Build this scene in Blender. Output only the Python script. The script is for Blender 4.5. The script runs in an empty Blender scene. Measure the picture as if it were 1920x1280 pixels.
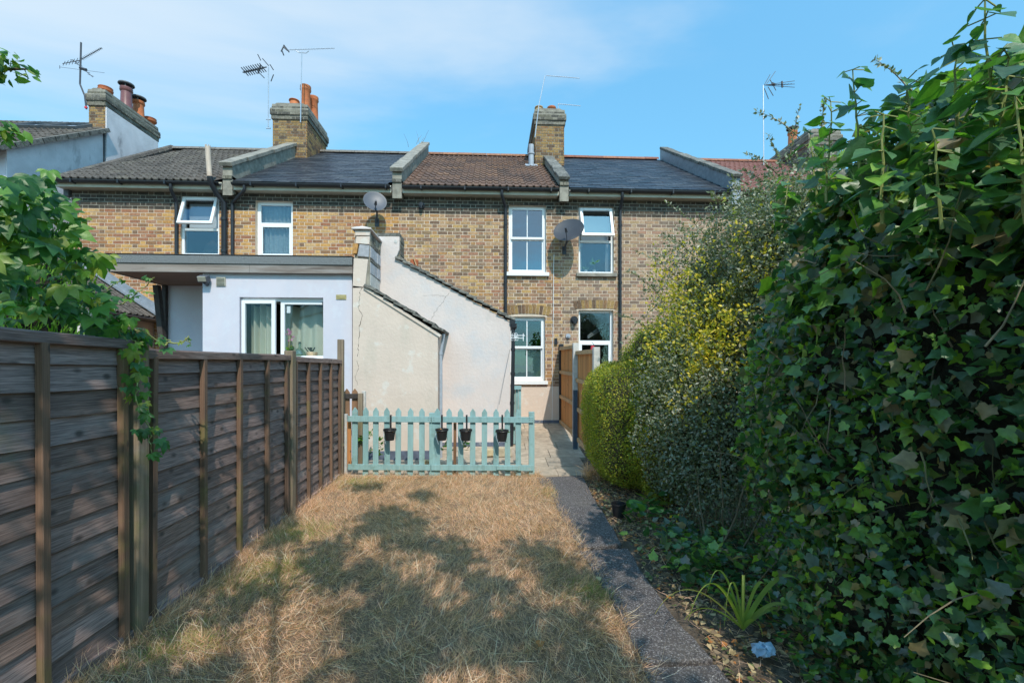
import bpy, math, random
import numpy as np
from mathutils import Matrix, Vector
R = math.radians
scene = bpy.context.scene
COL = scene.collection
random.seed(4)
RNG = np.random.default_rng(7)

# ------------------------------------------------------------------ camera
F, VPY, HC, TH = 850.0, 693.0, 1.62, R(2.75)
cam_d = bpy.data.cameras.new('camera')
cam = bpy.data.objects.new('camera', cam_d); COL.objects.link(cam)
cam.location = (0, 0, HC); cam.rotation_euler = (R(90), 0, -TH)
cam_d.sensor_width = 36; cam_d.lens = 36 * F / 1920; cam_d.shift_y = (VPY - 640) / 1920
cam_d.clip_start = 0.05; cam_d.clip_end = 2000
scene.camera = cam

# ------------------------------------------------------------------ light
SD = Vector((-.225, .87, -1)).normalized()          # the way the sunlight travels
SUN_EL = math.asin(-SD.z)
SUN_AZ = math.atan2(-SD.x, -SD.y)                   # clockwise from +Y
sun_d = bpy.data.lights.new('sun', 'SUN'); sun_d.energy = 4.6; sun_d.angle = R(.53); sun_d.color = (1, .925, .81)
sun = bpy.data.objects.new('sun', sun_d); COL.objects.link(sun)
sun.rotation_euler = SD.to_track_quat('-Z', 'Y').to_euler(); sun.location = (5, -15, 20)

world = bpy.data.worlds.new('World'); scene.world = world; world.use_nodes = True
wn, wl = world.node_tree.nodes, world.node_tree.links
wn.clear()
def wnode(t, **k):
    n = wn.new(t)
    for a, b in k.items(): setattr(n, a, b)
    return n
w_out = wnode('ShaderNodeOutputWorld'); w_bg = wnode('ShaderNodeBackground'); w_bg.inputs[1].default_value = .15
sky = wnode('ShaderNodeTexSky', sky_type='NISHITA'); sky.sun_disc = False
sky.sun_elevation = SUN_EL; sky.sun_rotation = SUN_AZ; sky.air_density = 1.0; sky.dust_density = .4; sky.ozone_density = 1.4
tint = wnode('ShaderNodeMixRGB', blend_type='MULTIPLY'); tint.inputs[0].default_value = 1
tint.inputs[2].default_value = (1.27, 2.14, 2.02, 1)
wl.new(sky.outputs[0], tint.inputs[1])
tc = wnode('ShaderNodeTexCoord'); sep = wnode('ShaderNodeSeparateXYZ'); wl.new(tc.outputs['Generated'], sep.inputs[0])
def wmath(op, a, b=None, c=None, clamp=False):
    n = wnode('ShaderNodeMath', operation=op); n.use_clamp = clamp
    for i, v in enumerate((a, b, c)):
        if v is None: continue
        if isinstance(v, (int, float)): n.inputs[i].default_value = v
        else: wl.new(v, n.inputs[i])
    return n.outputs[0]
zz = wmath('ADD', wmath('MAXIMUM', sep.outputs[2], 0.0), .14)
cu = wmath('DIVIDE', sep.outputs[0], zz); cv = wmath('DIVIDE', sep.outputs[1], zz)
cmb = wnode('ShaderNodeCombineXYZ'); wl.new(cu, cmb.inputs[0]); wl.new(cv, cmb.inputs[1]); cmb.inputs[2].default_value = 2.3
mp = wnode('ShaderNodeMapping'); mp.inputs['Scale'].default_value = (.85, 1.25, 1); mp.inputs['Location'].default_value = (2.2, .9, 0); mp.inputs['Rotation'].default_value = (0, 0, .25)
wl.new(cmb.outputs[0], mp.inputs[0])
nz = wnode('ShaderNodeTexNoise'); nz.inputs['Scale'].default_value = .62; nz.inputs['Detail'].default_value = 7; nz.inputs['Roughness'].default_value = .52
nz.inputs['Distortion'].default_value = .35
wl.new(mp.outputs[0], nz.inputs['Vector'])
mr = wnode('ShaderNodeMapRange', interpolation_type='SMOOTHSTEP'); mr.inputs[1].default_value = .43; mr.inputs[2].default_value = .66; mr.inputs[4].default_value = .80
wl.new(nz.outputs[0], mr.inputs[0])
gm = wnode('ShaderNodeMapRange'); gm.inputs[1].default_value = 0; gm.inputs[2].default_value = .7; gm.inputs[3].default_value = .52; gm.inputs[4].default_value = 1.50
wl.new(sep.outputs[2], gm.inputs[0]); gv = wnode('ShaderNodeVectorMath', operation='SCALE'); wl.new(tint.outputs[0], gv.inputs[0]); wl.new(gm.outputs[0], gv.inputs['Scale'])
cmix = wnode('ShaderNodeMixRGB'); wl.new(mr.outputs[0], cmix.inputs[0]); wl.new(gv.outputs[0], cmix.inputs[1]); cmix.inputs[2].default_value = (6.2, 7.1, 7.9, 1)
wl.new(cmix.outputs[0], w_bg.inputs[0]); wl.new(w_bg.outputs[0], w_out.inputs[0])

vs = scene.view_settings
vs.view_transform = 'Standard'; vs.look = 'None'; vs.exposure = -.25; vs.gamma = 1; vs.use_curve_mapping = False
scene.display_settings.display_device = 'sRGB'
scene.render.engine = 'CYCLES'
scene.cycles.max_bounces = 8; scene.cycles.transparent_max_bounces = 12

# ------------------------------------------------------------------ pixel -> place helpers
def P(px, py, Y):
    u = (px - 960) / F; v = (VPY - py) / F
    t = Y / (math.cos(TH) - u * math.sin(TH))
    return Vector(((math.sin(TH) + u * math.cos(TH)) * t, Y, HC + v * t))
def G(px, py, z=0.0):
    u = (px - 960) / F; v = (VPY - py) / F
    t = (z - HC) / v
    return Vector(((math.sin(TH) + u * math.cos(TH)) * t, (math.cos(TH) - u * math.sin(TH)) * t, z))
def PX(px, Y): return P(px, 600, Y).x
def gz(Y): return 0.0 if Y < 7.05 else min(.41, (Y - 7.05) * .128)

# ------------------------------------------------------------------ materials
def mat(name, cols, rough=.8, ns=6, na=.2, bump=.15, bs=60, metal=0, stretch=(1, 1, 1), trans=0, spec=.4,
        const=False, dirt=None, detail=4, dist=.01, knots=None, coat=0, obj=False, streak=None):
    m = bpy.data.materials.new(name); m.use_nodes = True
    N, L = m.node_tree.nodes, m.node_tree.links
    b = N['Principled BSDF']; out = N['Material Output']
    b.inputs['Roughness'].default_value = rough; b.inputs['Metallic'].default_value = metal
    b.inputs['Specular IOR Level'].default_value = spec
    b.inputs['Coat Weight'].default_value = coat
    oi = N.new('ShaderNodeObjectInfo'); at = N.new('ShaderNodeAttribute'); at.attribute_name = 'rnd'
    ad = N.new('ShaderNodeMath'); ad.operation = 'ADD'; L.new(oi.outputs['Random'], ad.inputs[0]); L.new(at.outputs['Fac'], ad.inputs[1])
    fr = N.new('ShaderNodeMath'); fr.operation = 'FRACT'; L.new(ad.outputs[0], fr.inputs[0])
    if len(cols) > 1:
        ramp = N.new('ShaderNodeValToRGB'); cr = ramp.color_ramp
        cr.interpolation = 'CONSTANT' if const else 'LINEAR'
        n = len(cols)
        while len(cr.elements) < n: cr.elements.new(.5)
        for i, c in enumerate(cols):
            cr.elements[i].position = i / (n if const else n - 1)
        for i, c in enumerate(cols): cr.elements[i].color = (*c, 1)
        L.new(fr.outputs[0], ramp.inputs[0]); col = ramp.outputs[0]
    else:
        rgb = N.new('ShaderNodeRGB'); rgb.outputs[0].default_value = (*cols[0], 1); col = rgb.outputs[0]
    if obj:
        tcx = N.new('ShaderNodeTexCoord'); posn = tcx.outputs['Object']
    else:
        geo = N.new('ShaderNodeNewGeometry'); posn = geo.outputs['Position']
    mapn = N.new('ShaderNodeMapping'); mapn.inputs['Scale'].default_value = stretch; L.new(posn, mapn.inputs[0])
    # offset by random so neighbours differ
    off = N.new('ShaderNodeVectorMath'); off.operation = 'ADD'
    sc = N.new('ShaderNodeMath'); sc.operation = 'MULTIPLY'; L.new(fr.outputs[0], sc.inputs[0]); sc.inputs[1].default_value = 17.0 if len(cols) > 1 or knots else 0
    L.new(mapn.outputs[0], off.inputs[0]); L.new(sc.outputs[0], off.inputs[1])
    def mulcol(colr, fac):
        v = N.new('ShaderNodeVectorMath'); v.operation = 'SCALE'; L.new(colr, v.inputs[0]); L.new(fac, v.inputs['Scale']); return v.outputs[0]
    def noise(scale, det=detail, rough_=.55, vec=None):
        t = N.new('ShaderNodeTexNoise'); t.inputs['Scale'].default_value = scale; t.inputs['Detail'].default_value = det; t.inputs['Roughness'].default_value = rough_
        L.new(vec or off.outputs[0], t.inputs['Vector']); return t.outputs[0]
    def rng(v, a, b2, c, d):
        t = N.new('ShaderNodeMapRange'); L.new(v, t.inputs[0])
        for i, q in enumerate((a, b2, c, d)): t.inputs[i + 1].default_value = q
        return t.outputs[0]
    nn = noise(ns)
    if na: col = mulcol(col, rng(nn, .3, .7, 1 - na, 1 + na))
    if streak:      # fine grain of its own: (scale, amount, stretch)
        m2 = N.new('ShaderNodeMapping'); m2.inputs['Scale'].default_value = streak[2]; L.new(off.outputs[0], m2.inputs[0])
        g = noise(streak[0], 3, .6, m2.outputs[0]); col = mulcol(col, rng(g, .35, .65, 1 - streak[1], 1 + streak[1]))
    for dd in (dirt or []):
        dc, ds, lo, hi, amt = dd[:5]
        vec = posn
        if len(dd) > 5:
            m3 = N.new('ShaderNodeMapping'); m3.inputs['Scale'].default_value = dd[5]; L.new(posn, m3.inputs[0]); vec = m3.outputs[0]
        dn = noise(ds, 6, .65, vec); mx = N.new('ShaderNodeMixRGB'); L.new(rng(dn, lo, hi, 0, amt), mx.inputs[0])
        L.new(col, mx.inputs[1]); mx.inputs[2].default_value = (*dc, 1); col = mx.outputs[0]
    if knots:
        vo = N.new('ShaderNodeTexVoronoi'); vo.inputs['Scale'].default_value = knots[0]
        m4 = N.new('ShaderNodeMapping'); m4.inputs['Scale'].default_value = knots[2]
        mvec = N.new('ShaderNodeVectorMath'); mvec.operation = 'ADD'; L.new(posn, mvec.inputs[0]); L.new(sc.outputs[0], mvec.inputs[1])
        L.new(mvec.outputs[0], m4.inputs[0]); L.new(m4.outputs[0], vo.inputs['Vector'])
        mx = N.new('ShaderNodeMixRGB'); L.new(rng(vo.outputs['Distance'], .07, knots[1], .8, 0), mx.inputs[0])
        L.new(col, mx.inputs[1]); mx.inputs[2].default_value = (.05, .04, .035, 1); col = mx.outputs[0]
    L.new(col, b.inputs['Base Color'])
    if bump:
        bn = N.new('ShaderNodeBump'); bn.inputs['Strength'].default_value = bump; bn.inputs['Distance'].default_value = dist
        L.new(noise(bs, 5, .6), bn.inputs['Height']); L.new(bn.outputs[0], b.inputs['Normal'])
    if trans:
        tr = N.new('ShaderNodeBsdfTranslucent'); v = N.new('ShaderNodeVectorMath'); v.operation = 'MULTIPLY'; L.new(col, v.inputs[0]); v.inputs[1].default_value = (2.0, 2.4, .9)
        L.new(v.outputs[0], tr.inputs['Color'])
        ms = N.new('ShaderNodeMixShader'); ms.inputs[0].default_value = trans
        L.new(b.outputs[0], ms.inputs[1]); L.new(tr.outputs[0], ms.inputs[2]); L.new(ms.outputs[0], out.inputs[0])
    return m

def glass(name, refl=.35, tint_=(.55, .6, .62), rough=.01, ior=None):
    m = bpy.data.materials.new(name); m.use_nodes = True
    N, L = m.node_tree.nodes, m.node_tree.links
    N.remove(N['Principled BSDF']); out = N['Material Output']
    g = N.new('ShaderNodeBsdfGlossy'); g.inputs['Roughness'].default_value = rough; g.inputs['Color'].default_value = (.72, .86, 1, 1)
    t = N.new('ShaderNodeBsdfTransparent'); t.inputs[0].default_value = (*tint_, 1)
    lw_ = N.new('ShaderNodeLayerWeight'); lw_.inputs[0].default_value = .5; fz = N.new('ShaderNodeMath'); fz.operation = 'POWER'; L.new(lw_.outputs['Facing'], fz.inputs[0]); fz.inputs[1].default_value = 4.0
    ad = N.new('ShaderNodeMath'); ad.operation = 'ADD'; ad.use_clamp = True; L.new(fz.outputs[0], ad.inputs[0]); ad.inputs[1].default_value = refl
    bn = N.new('ShaderNodeBump'); bn.inputs['Strength'].default_value = .05; bn.inputs['Distance'].default_value = .02
    nt = N.new('ShaderNodeTexNoise'); nt.inputs['Scale'].default_value = 3.0
    gp = N.new('ShaderNodeNewGeometry'); L.new(gp.outputs['Position'], nt.inputs['Vector']); L.new(nt.outputs[0], bn.inputs['Height']); L.new(bn.outputs[0], g.inputs['Normal'])
    mx = N.new('ShaderNodeMixShader'); L.new(ad.outputs[0], mx.inputs[0]); L.new(t.outputs[0], mx.inputs[1]); L.new(g.outputs[0], mx.inputs[2]); L.new(mx.outputs[0], out.inputs[0])
    return m

M = {}
brk_dirt = [((.15, .12, .09), .9, .50, .72, .5, (1, 1, .3)), ((.10, .085, .07), 1.3, .55, .8, .45), ((.42, .38, .32), 2.5, .60, .82, .35)]
M['brick_orange'] = mat('orange_stock_brick', [(0.470, 0.238, 0.095), (0.354, 0.161, 0.068), (0.542, 0.301, 0.103), (0.260, 0.135, 0.068), (0.447, 0.229, 0.076), (0.318, 0.135, 0.073), (0.506, 0.312, 0.145), (0.401, 0.219, 0.103), (0.200, 0.114, 0.068), (0.496, 0.261, 0.085), (0.388, 0.186, 0.103)], .9, 30, .28, .5, 90, const=True, dirt=[((.20, .13, .09), 1.1, .52, .75, .45, (1, 1, .35)), ((.40, .34, .26), 2.6, .6, .8, .3)])
M['brick_brown'] = mat('brown_stock_brick', [(0.385, 0.233, 0.119), (0.298, 0.169, 0.101), (0.447, 0.274, 0.111), (0.223, 0.132, 0.083), (0.347, 0.169, 0.101), (0.409, 0.249, 0.138), (0.274, 0.173, 0.111), (0.372, 0.201, 0.087), (0.180, 0.111, 0.073), (0.460, 0.296, 0.147), (0.323, 0.196, 0.129), (0.248, 0.159, 0.087)], .92, 30, .3, .5, 90, const=True, dirt=brk_dirt)
M['brick_pale'] = mat('pale_brown_brick', [(0.384, 0.237, 0.147), (0.307, 0.186, 0.126), (0.422, 0.282, 0.157), (0.243, 0.158, 0.116), (0.371, 0.202, 0.136), (0.448, 0.298, 0.199), (0.294, 0.197, 0.136), (0.346, 0.214, 0.126), (0.198, 0.136, 0.100), (0.435, 0.293, 0.179)], .92, 30, .28, .5, 90, const=True, dirt=brk_dirt)
M['brick_yellow'] = mat('yellow_chimney_brick', [(0.293, 0.182, 0.070), (0.235, 0.138, 0.062), (0.332, 0.210, 0.084), (0.167, 0.097, 0.056), (0.264, 0.146, 0.070), (0.127, 0.081, 0.052), (0.303, 0.194, 0.090)], .93, 30, .35, .5, 90, const=True, dirt=[((.06, .055, .05), 3, .5, .75, .6)])
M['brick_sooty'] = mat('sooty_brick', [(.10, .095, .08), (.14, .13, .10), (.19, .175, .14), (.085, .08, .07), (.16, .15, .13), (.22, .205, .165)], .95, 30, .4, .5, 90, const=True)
M['brick_dark'] = mat('dark_brown_brick', [(0.077, 0.059, 0.045), (0.059, 0.049, 0.038), (0.098, 0.073, 0.052), (0.070, 0.052, 0.042), (0.049, 0.042, 0.035)], .95, 30, .35, .5, 90, const=True)  # darker brick for the top courses under the eaves
M['mortar'] = mat('lime_mortar', [(0.620, 0.506, 0.404)], .95, 5, .15, .3, 120, dirt=[((.24, .2, .16), 1.2, .5, .75, .6)])
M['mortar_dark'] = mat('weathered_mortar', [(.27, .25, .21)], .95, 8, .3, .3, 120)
M['slate'] = mat('blue_grey_slate', [(0.034, 0.038, 0.048), (0.046, 0.050, 0.060), (0.027, 0.031, 0.039), (0.061, 0.064, 0.072), (0.039, 0.041, 0.052)], .42, 14, .3, .3, 60, const=True, dirt=[((.16, .17, .17), 5, .60, .72, .5), ((.5, .5, .47), 24, .71, .74, .6)], spec=.3)
M['tile_grey'] = mat('grey_concrete_tile', [(0.092, 0.080, 0.070), (0.122, 0.103, 0.089), (0.071, 0.061, 0.054), (0.143, 0.124, 0.101)], .92, 22, .4, .4, 70, dirt=[((.40, .38, .34), 13, .60, .72, .6), ((.045, .042, .04), 8, .6, .75, .6)])
M['tile_brown'] = mat('brown_concrete_tile', [(.13, .078, .06), (.17, .10, .072), (.095, .062, .052), (.20, .115, .075)], .92, 22, .35, .4, 70, dirt=[((.26, .12, .045), 1.6, .55, .75, .45), ((.3, .28, .25), 16, .63, .72, .45), ((.035, .03, .03), 7, .62, .75, .5)])
M['tile_red'] = mat('red_concrete_tile', [(.24, .105, .085), (.28, .125, .10), (.20, .09, .075)], .9, 22, .25, .4, 70)
M['ridge_red'] = mat('red_ridge_tile', [(.30, .12, .075), (.24, .10, .07), (.34, .15, .09)], .9, 20, .25, .3, 60)
M['ridge_grey'] = mat('grey_ridge_tile', [(.16, .145, .13), (.22, .2, .18)], .9, 20, .3, .3, 60)
M['ridge_orange'] = mat('orange_ridge_tile', [(.33, .16, .09), (.24, .12, .08), (.29, .17, .11)], .9, 20, .35, .3, 60)
M['concrete'] = mat('weathered_concrete', [(0.270, 0.247, 0.210)], .93, 7, .25, .45, 50, dirt=[((.10, .095, .08), 5, .52, .72, .75), ((.48, .46, .40), 9, .62, .75, .5)])
M['moss_coping'] = mat('mossy_coping', [(0.178, 0.170, 0.153), (0.136, 0.132, 0.119), (0.230, 0.217, 0.191)], .95, 22, .45, .7, 70, dirt=[((.055, .052, .045), 12, .5, .66, .8), ((.42, .40, .35), 22, .6, .72, .5)])
M['lead'] = mat('lead_flashing', [(.26, .29, .33)], .55, 9, .2, .2, 30, metal=.2)
M['render_grey'] = mat('grey_render', [(0.690, 0.663, 0.688)], .9, 3, .12, .5, 35, dirt=[((.09, .09, .10), 2.2, .58, .76, .75, (1, 1, .45)), ((.62, .63, .66), 5, .55, .7, .5)])
M['white_ext'] = mat('smooth_white_render', [(0.579, 0.555, 0.616)], .75, 1.5, .04, .12, 25, dirt=[((.46, .51, .62), 1.8, .48, .7, .4, (1, 1, .4)), ((.60, .62, .68), 5, .54, .62, .4)])
M['cream_near'] = mat('cream_masonry_paint', [(0.626, 0.513, 0.435)], .85, 2, .05, .35, 18, dist=.02, dirt=[((.46, .42, .35), 2.2, .53, .72, .5, (1, 1, .3)), ((.66, .64, .60), 3.5, .56, .62, .5), ((.5, .45, .38), 9, .68, .74, .4)])
M['cream_far'] = mat('off_white_masonry_paint', [(0.634, 0.545, 0.511)], .85, 2, .05, .35, 18, dist=.02, dirt=[((.50, .51, .54), 1.3, .5, .66, .6), ((.42, .41, .39), 3, .58, .74, .5, (1, 1, .35)), ((.40, .39, .37), 14, .62, .74, .4)])
M['block'] = mat('grey_concrete_block', [(.36, .37, .40), (.42, .43, .46), (.31, .31, .33)], .93, 12, .2, .4, 60)
M['plinth'] = mat('dark_blue_plinth_paint', [(.10, .12, .17)], .7, 10, .3, .3, 40, dirt=[((.4, .38, .34), 7, .6, .7, .6)])
M['upvc'] = mat('white_window_plastic', [(.80, .81, .83)], .35, 2, .02, 0)
M['cream_paint'] = mat('cream_gloss_paint', [(.52, .49, .40)], .5, 4, .1, .05, 30, dirt=[((.2, .18, .14), 5, .6, .8, .5)])
M['black_pl'] = mat('black_pipe_plastic', [(.022, .024, .030)], .35, 5, .15, .03, 30)
M['grey_pl'] = mat('grey_pipe_plastic', [(.34, .37, .42)], .5, 8, .15, .05, 30)
M['pipe_pale'] = mat('pale_rusty_pipe', [(.52, .42, .34)], .6, 5, .15, .1, 30, dirt=[((.40, .22, .13), 4, .5, .7, .6)])
M['felt'] = mat('mineral_roof_felt', [(.17, .18, .185)], .95, 60, .35, .6, 250)
M['timber_grey'] = mat('weathered_fascia_timber', [(.20, .165, .145), (.25, .21, .185)], .85, 3, .3, .35, 30, stretch=(.15, 1, 4), dirt=[((.36, .34, .33), 1.5, .5, .7, .7, (.6, 1, 6)), ((.08, .055, .045), 3, .55, .7, .6, (.5, 1, 7))])
M['soffit'] = mat('brown_soffit_ply', [(.19, .115, .08)], .8, 4, .2, .2, 30, stretch=(.3, 1, 1))
M['dark_timber'] = mat('dark_post_timber', [(.05, .04, .035)], .8, 8, .3, .3, 40)
M['board'] = mat('weathered_fence_board', [(0.197, 0.143, 0.128), (0.255, 0.181, 0.161), (0.163, 0.114, 0.101), (0.228, 0.151, 0.123), (0.282, 0.206, 0.190)], .88, 5, .28, .5, 22, stretch=(1, .12, 3), knots=(5.5, .2, (1, 1, 1.6)), streak=(34, .40, (1, 1.6, 1.7)), dirt=[((.34, .33, .32), 2.4, .55, .75, .5, (1, .4, 2)), ((.17, .19, .08), 1.7, .62, .8, .4)], dist=.004)
M['batten'] = mat('weathered_fence_batten', [(0.152, 0.093, 0.064), (0.187, 0.110, 0.072), (0.124, 0.078, 0.056)], .88, 8, .3, .5, 30, stretch=(3, 3, .15), streak=(40, .25, (3, 3, .4)), knots=(5, .15, (2, 2, 1)), dirt=[((.18, .17, .045), 2.0, .52, .7, .7)], dist=.004)
M['post'] = mat('fence_post_timber', [(.21, .16, .11), (.25, .19, .135)], .88, 8, .3, .5, 30, stretch=(3, 3, .15), streak=(40, .28, (3, 3, .4)), dirt=[((.15, .16, .05), 3.0, .52, .7, .6), ((.40, .37, .34), 2.5, .6, .75, .4)], dist=.004)
M['teal'] = mat('duck_egg_fence_paint', [(0.240, 0.391, 0.391), (0.265, 0.414, 0.414), (0.224, 0.367, 0.372)], .75, 8, .1, .25, 40, stretch=(2, 2, .3), streak=(30, .09, (3, 3, .4)), dirt=[((.12, .17, .13), 4.5, .53, .72, .6), ((.36, .37, .33), 16, .60, .70, .6)], dist=.003)
M['orange_wood'] = mat('orange_featheredge_board', [(0.598, 0.270, 0.094), (0.676, 0.324, 0.110), (0.494, 0.216, 0.077), (0.637, 0.276, 0.083)], .8, 5, .2, .3, 30, stretch=(2, 2, .2), streak=(30, .2, (3, 3, .3)), knots=(5, .12, (2, 2, 1)), dist=.003)
M['pale_wood'] = mat('pale_fence_rail', [(.52, .34, .18), (.46, .29, .15)], .8, 6, .2, .3, 30, streak=(30, .15, (1, .3, 3)), dist=.003)
M['brown_wood'] = mat('brown_stained_wood', [(.24, .12, .06), (.19, .10, .055), (.28, .15, .08)], .8, 6, .25, .3, 30, stretch=(2, 2, .3), dist=.003)
M['blue_post'] = mat('dark_blue_painted_post', [(.055, .085, .125)], .6, 8, .2, .15, 40)
M['conc_post'] = mat('pale_concrete_post', [(.52, .50, .47)], .9, 12, .15, .4, 60)
M['patio'] = mat('patio_concrete_slab', [(0.432, 0.348, 0.264), (0.378, 0.304, 0.233), (0.475, 0.387, 0.295), (0.335, 0.279, 0.220)], .93, 9, .22, .45, 70, dirt=[((.20, .18, .145), 2.6, .5, .72, .6), ((.12, .105, .085), 9, .6, .72, .5)])
M['path'] = mat('pebbled_path_concrete', [(0.084, 0.072, 0.069)], .92, 4, .15, .8, 140, dirt=[((.24, .22, .22), 70, .53, .57, .8), ((.55, .53, .50), 95, .60, .63, .9), ((.045, .045, .055), 60, .54, .60, .8), ((.20, .18, .15), 1.6, .5, .75, .45)])
M['soil'] = mat('dry_soil', [(.135, .105, .078)], .97, 10, .35, 1, 60, dirt=[((.26, .205, .14), 14, .52, .66, .7), ((.05, .038, .03), 22, .56, .68, .7)], dist=.03)
M['thatch'] = mat('dry_thatch', [(0.240, 0.155, 0.100)], .97, 9, .3, 1, 90, dirt=[((.42, .32, .18), 38, .5, .6, .6), ((.12, .085, .045), 30, .55, .66, .6), ((.17, .16, .06), 2.2, .6, .75, .5)], dist=.03)
M['straw'] = mat('dry_grass', [(0.266, 0.161, 0.112), (0.479, 0.285, 0.195), (0.733, 0.456, 0.319), (0.879, 0.560, 0.404), (0.586, 0.343, 0.224), (0.959, 0.633, 0.482), (0.400, 0.260, 0.145), (0.773, 0.488, 0.348), (0.320, 0.176, 0.112), (1.066, 0.727, 0.583)], .7, 1.2, .2, 0, trans=.25, spec=.3)
M['straw_pale'] = mat('bleached_straw', [(0.747, 0.588, 0.431), (0.854, 0.706, 0.564), (0.587, 0.431, 0.287), (0.320, 0.216, 0.133)], .6, 1.2, .2, 0, trans=.2, spec=.3)
M['olive_grass'] = mat('olive_grass', [(0.270, 0.179, 0.077), (0.176, 0.126, 0.055), (0.324, 0.189, 0.099)], .7, 2, .2, 0, trans=.2)
M['green_grass'] = mat('green_grass', [(.20, .26, .06), (.30, .32, .09), (.40, .36, .14)], .6, 2, .15, 0, trans=.3)
M['ivy'] = mat('ivy_leaf', [(0.062, 0.156, 0.044), (0.100, 0.216, 0.039), (0.037, 0.102, 0.039), (0.188, 0.324, 0.039), (0.069, 0.156, 0.061), (0.125, 0.252, 0.044), (0.027, 0.078, 0.033), (0.250, 0.396, 0.044), (0.088, 0.144, 0.110), (0.275, 0.204, 0.099), (0.056, 0.144, 0.044), (0.035, 0.096, 0.039), (0.150, 0.156, 0.110)], .42, 30, .25, .25, 60, const=True, trans=.28, spec=.9)
M['ivy_young'] = mat('young_ivy_leaf', [(.06, .16, .04), (.10, .24, .035), (.035, .10, .04), (.17, .32, .04), (.07, .17, .06), (.05, .13, .045)], .42, 30, .25, .2, 60, const=True, trans=.3, spec=.8)
M['shrub'] = mat('silver_green_leaf', [(0.151, 0.180, 0.091), (0.202, 0.222, 0.142), (0.112, 0.142, 0.081), (0.263, 0.265, 0.192), (0.172, 0.189, 0.101), (0.131, 0.161, 0.101), (0.313, 0.302, 0.223)], .42, 20, .15, 0, const=True, trans=.18, spec=.6)
M['yellow_leaf'] = mat('golden_leaf', [(.66, .50, .05), (.74, .56, .08), (.52, .44, .06), (.34, .36, .08)], .45, 20, .15, 0, const=True, trans=.3)
M['privet'] = mat('golden_green_leaf', [(0.222, 0.277, 0.026), (0.318, 0.340, 0.031), (0.158, 0.215, 0.025), (0.423, 0.385, 0.044), (0.264, 0.295, 0.031), (0.529, 0.430, 0.053)], .45, 20, .15, 0, const=True, trans=.25, dirt=[((.12, .085, .03), 1.3, .54, .68, .75)])
M['vine'] = mat('vine_leaf', [(0.042, 0.134, 0.028), (0.067, 0.184, 0.028), (0.034, 0.109, 0.031), (0.118, 0.251, 0.037), (0.051, 0.151, 0.040), (0.186, 0.251, 0.040)], .42, 25, .15, .15, 50, const=True, trans=.35, spec=.5)
M['conifer'] = mat('conifer_leaf', [(.06, .15, .015), (.10, .22, .02), (.16, .30, .025), (.08, .18, .02)], .6, 20, .15, 0, const=True, trans=.25)
M['tree_leaf'] = mat('tree_leaf', [(0.063, 0.083, 0.024), (0.081, 0.105, 0.028), (0.050, 0.068, 0.020), (0.099, 0.112, 0.036)], .5, 20, .15, 0, const=True, trans=.06)
M['bark'] = mat('bark', [(.13, .10, .07)], .95, 14, .35, .8, 40)
M['twig'] = mat('dry_twig', [(.28, .22, .14), (.20, .16, .10), (.17, .16, .07)], .9, 14, .3, .3, 60)
M['green_stem'] = mat('green_stem', [(.20, .25, .07), (.28, .29, .10)], .6, 14, .2, 0)
M['inner'] = mat('dark_core_fill', [(.035, .03, .02)], 1, 25, .6, 1, 40, dist=.05)  # even dark fill of the added occluder blobs inside foliage
M['inner_pale'] = mat('brown_core_fill', [(.10, .085, .04)], 1, 25, .6, 1, 40, dist=.05)  # browner fill for the added blobs in shrub and clipped hedge
M['pot'] = mat('terracotta_pot', [(.46, .13, .055), (.50, .16, .06)], .75, 8, .2, .1, 30, dirt=[((.06, .04, .035), 5, .58, .72, .7)])
M['pot_purple'] = mat('purple_glazed_pot', [(.20, .085, .085)], .35, 8, .15, .05, 30)
M['cowl'] = mat('weathered_cowl_metal', [(.10, .11, .12)], .6, 10, .2, .1, 30)
M['alu'] = mat('aerial_aluminium', [(.52, .54, .58)], .4, 20, .15, 0, metal=.6)
M['aerial_dark'] = mat('aerial_dark_metal', [(.06, .065, .08)], .5, 20, .2, 0)
M['dish'] = mat('grey_dish_enamel', [(0.051, 0.054, 0.065)], .45, 5, .08, .05, 25, dirt=[((.15, .15, .15), 4, .55, .75, .4)])
M['dish_pale'] = mat('pale_dish_enamel', [(0.084, 0.090, 0.110)], .45, 5, .08, 0)
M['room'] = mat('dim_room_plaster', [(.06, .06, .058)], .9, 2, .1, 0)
M['curtain'] = mat('sage_curtain', [(.50, .53, .44)], .9, 3, .06, .1, 200, trans=.1)
M['lace'] = mat('pale_lace_curtain', [(.52, .57, .60)], .9, 22, .16, .2, 120, trans=.2)
M['blind'] = mat('pale_blind', [(.62, .65, .70)], .8, 4, .04, 0)
M['frosted'] = mat('frosted_film', [(.16, .28, .29)], .25, 3, .06, 0, spec=.8)
M['glass_sky'] = glass('sky_reflecting_glass', .22, (.45, .5, .52))
M['glass'] = glass('window_glass', .10, (.75, .78, .78))
M['glass_clear'] = glass('clear_glass', .03, (.93, .94, .94))
M['glass_jar'] = glass('green_bottle_glass', .10, (.62, .72, .66))
M['strap'] = mat('strap_leaf', [(.30, .36, .06), (.20, .30, .06), (.42, .38, .12)], .5, 9, .2, 0, trans=.3)
M['black_pot'] = mat('black_plant_pot', [(.018, .018, .02)], .45, 10, .15, .05, 30)
M['brass'] = mat('brass_plate', [(.42, .34, .16)], .4, 20, .25, 0, metal=.3)
M['vent'] = mat('beige_vent_plastic', [(.42, .40, .33)], .6, 10, .1, 0)
M['lampglass'] = mat('floodlight_lens', [(.35, .33, .27)], .2, 6, .2, 0)
M['crack'] = mat('crack_shadow_line', [(.07, .06, .05)], 1, 10, .2, 0)
M['red_pl'] = mat('red_plastic', [(.60, .04, .06)], .4, 5, .1, 0)
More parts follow.
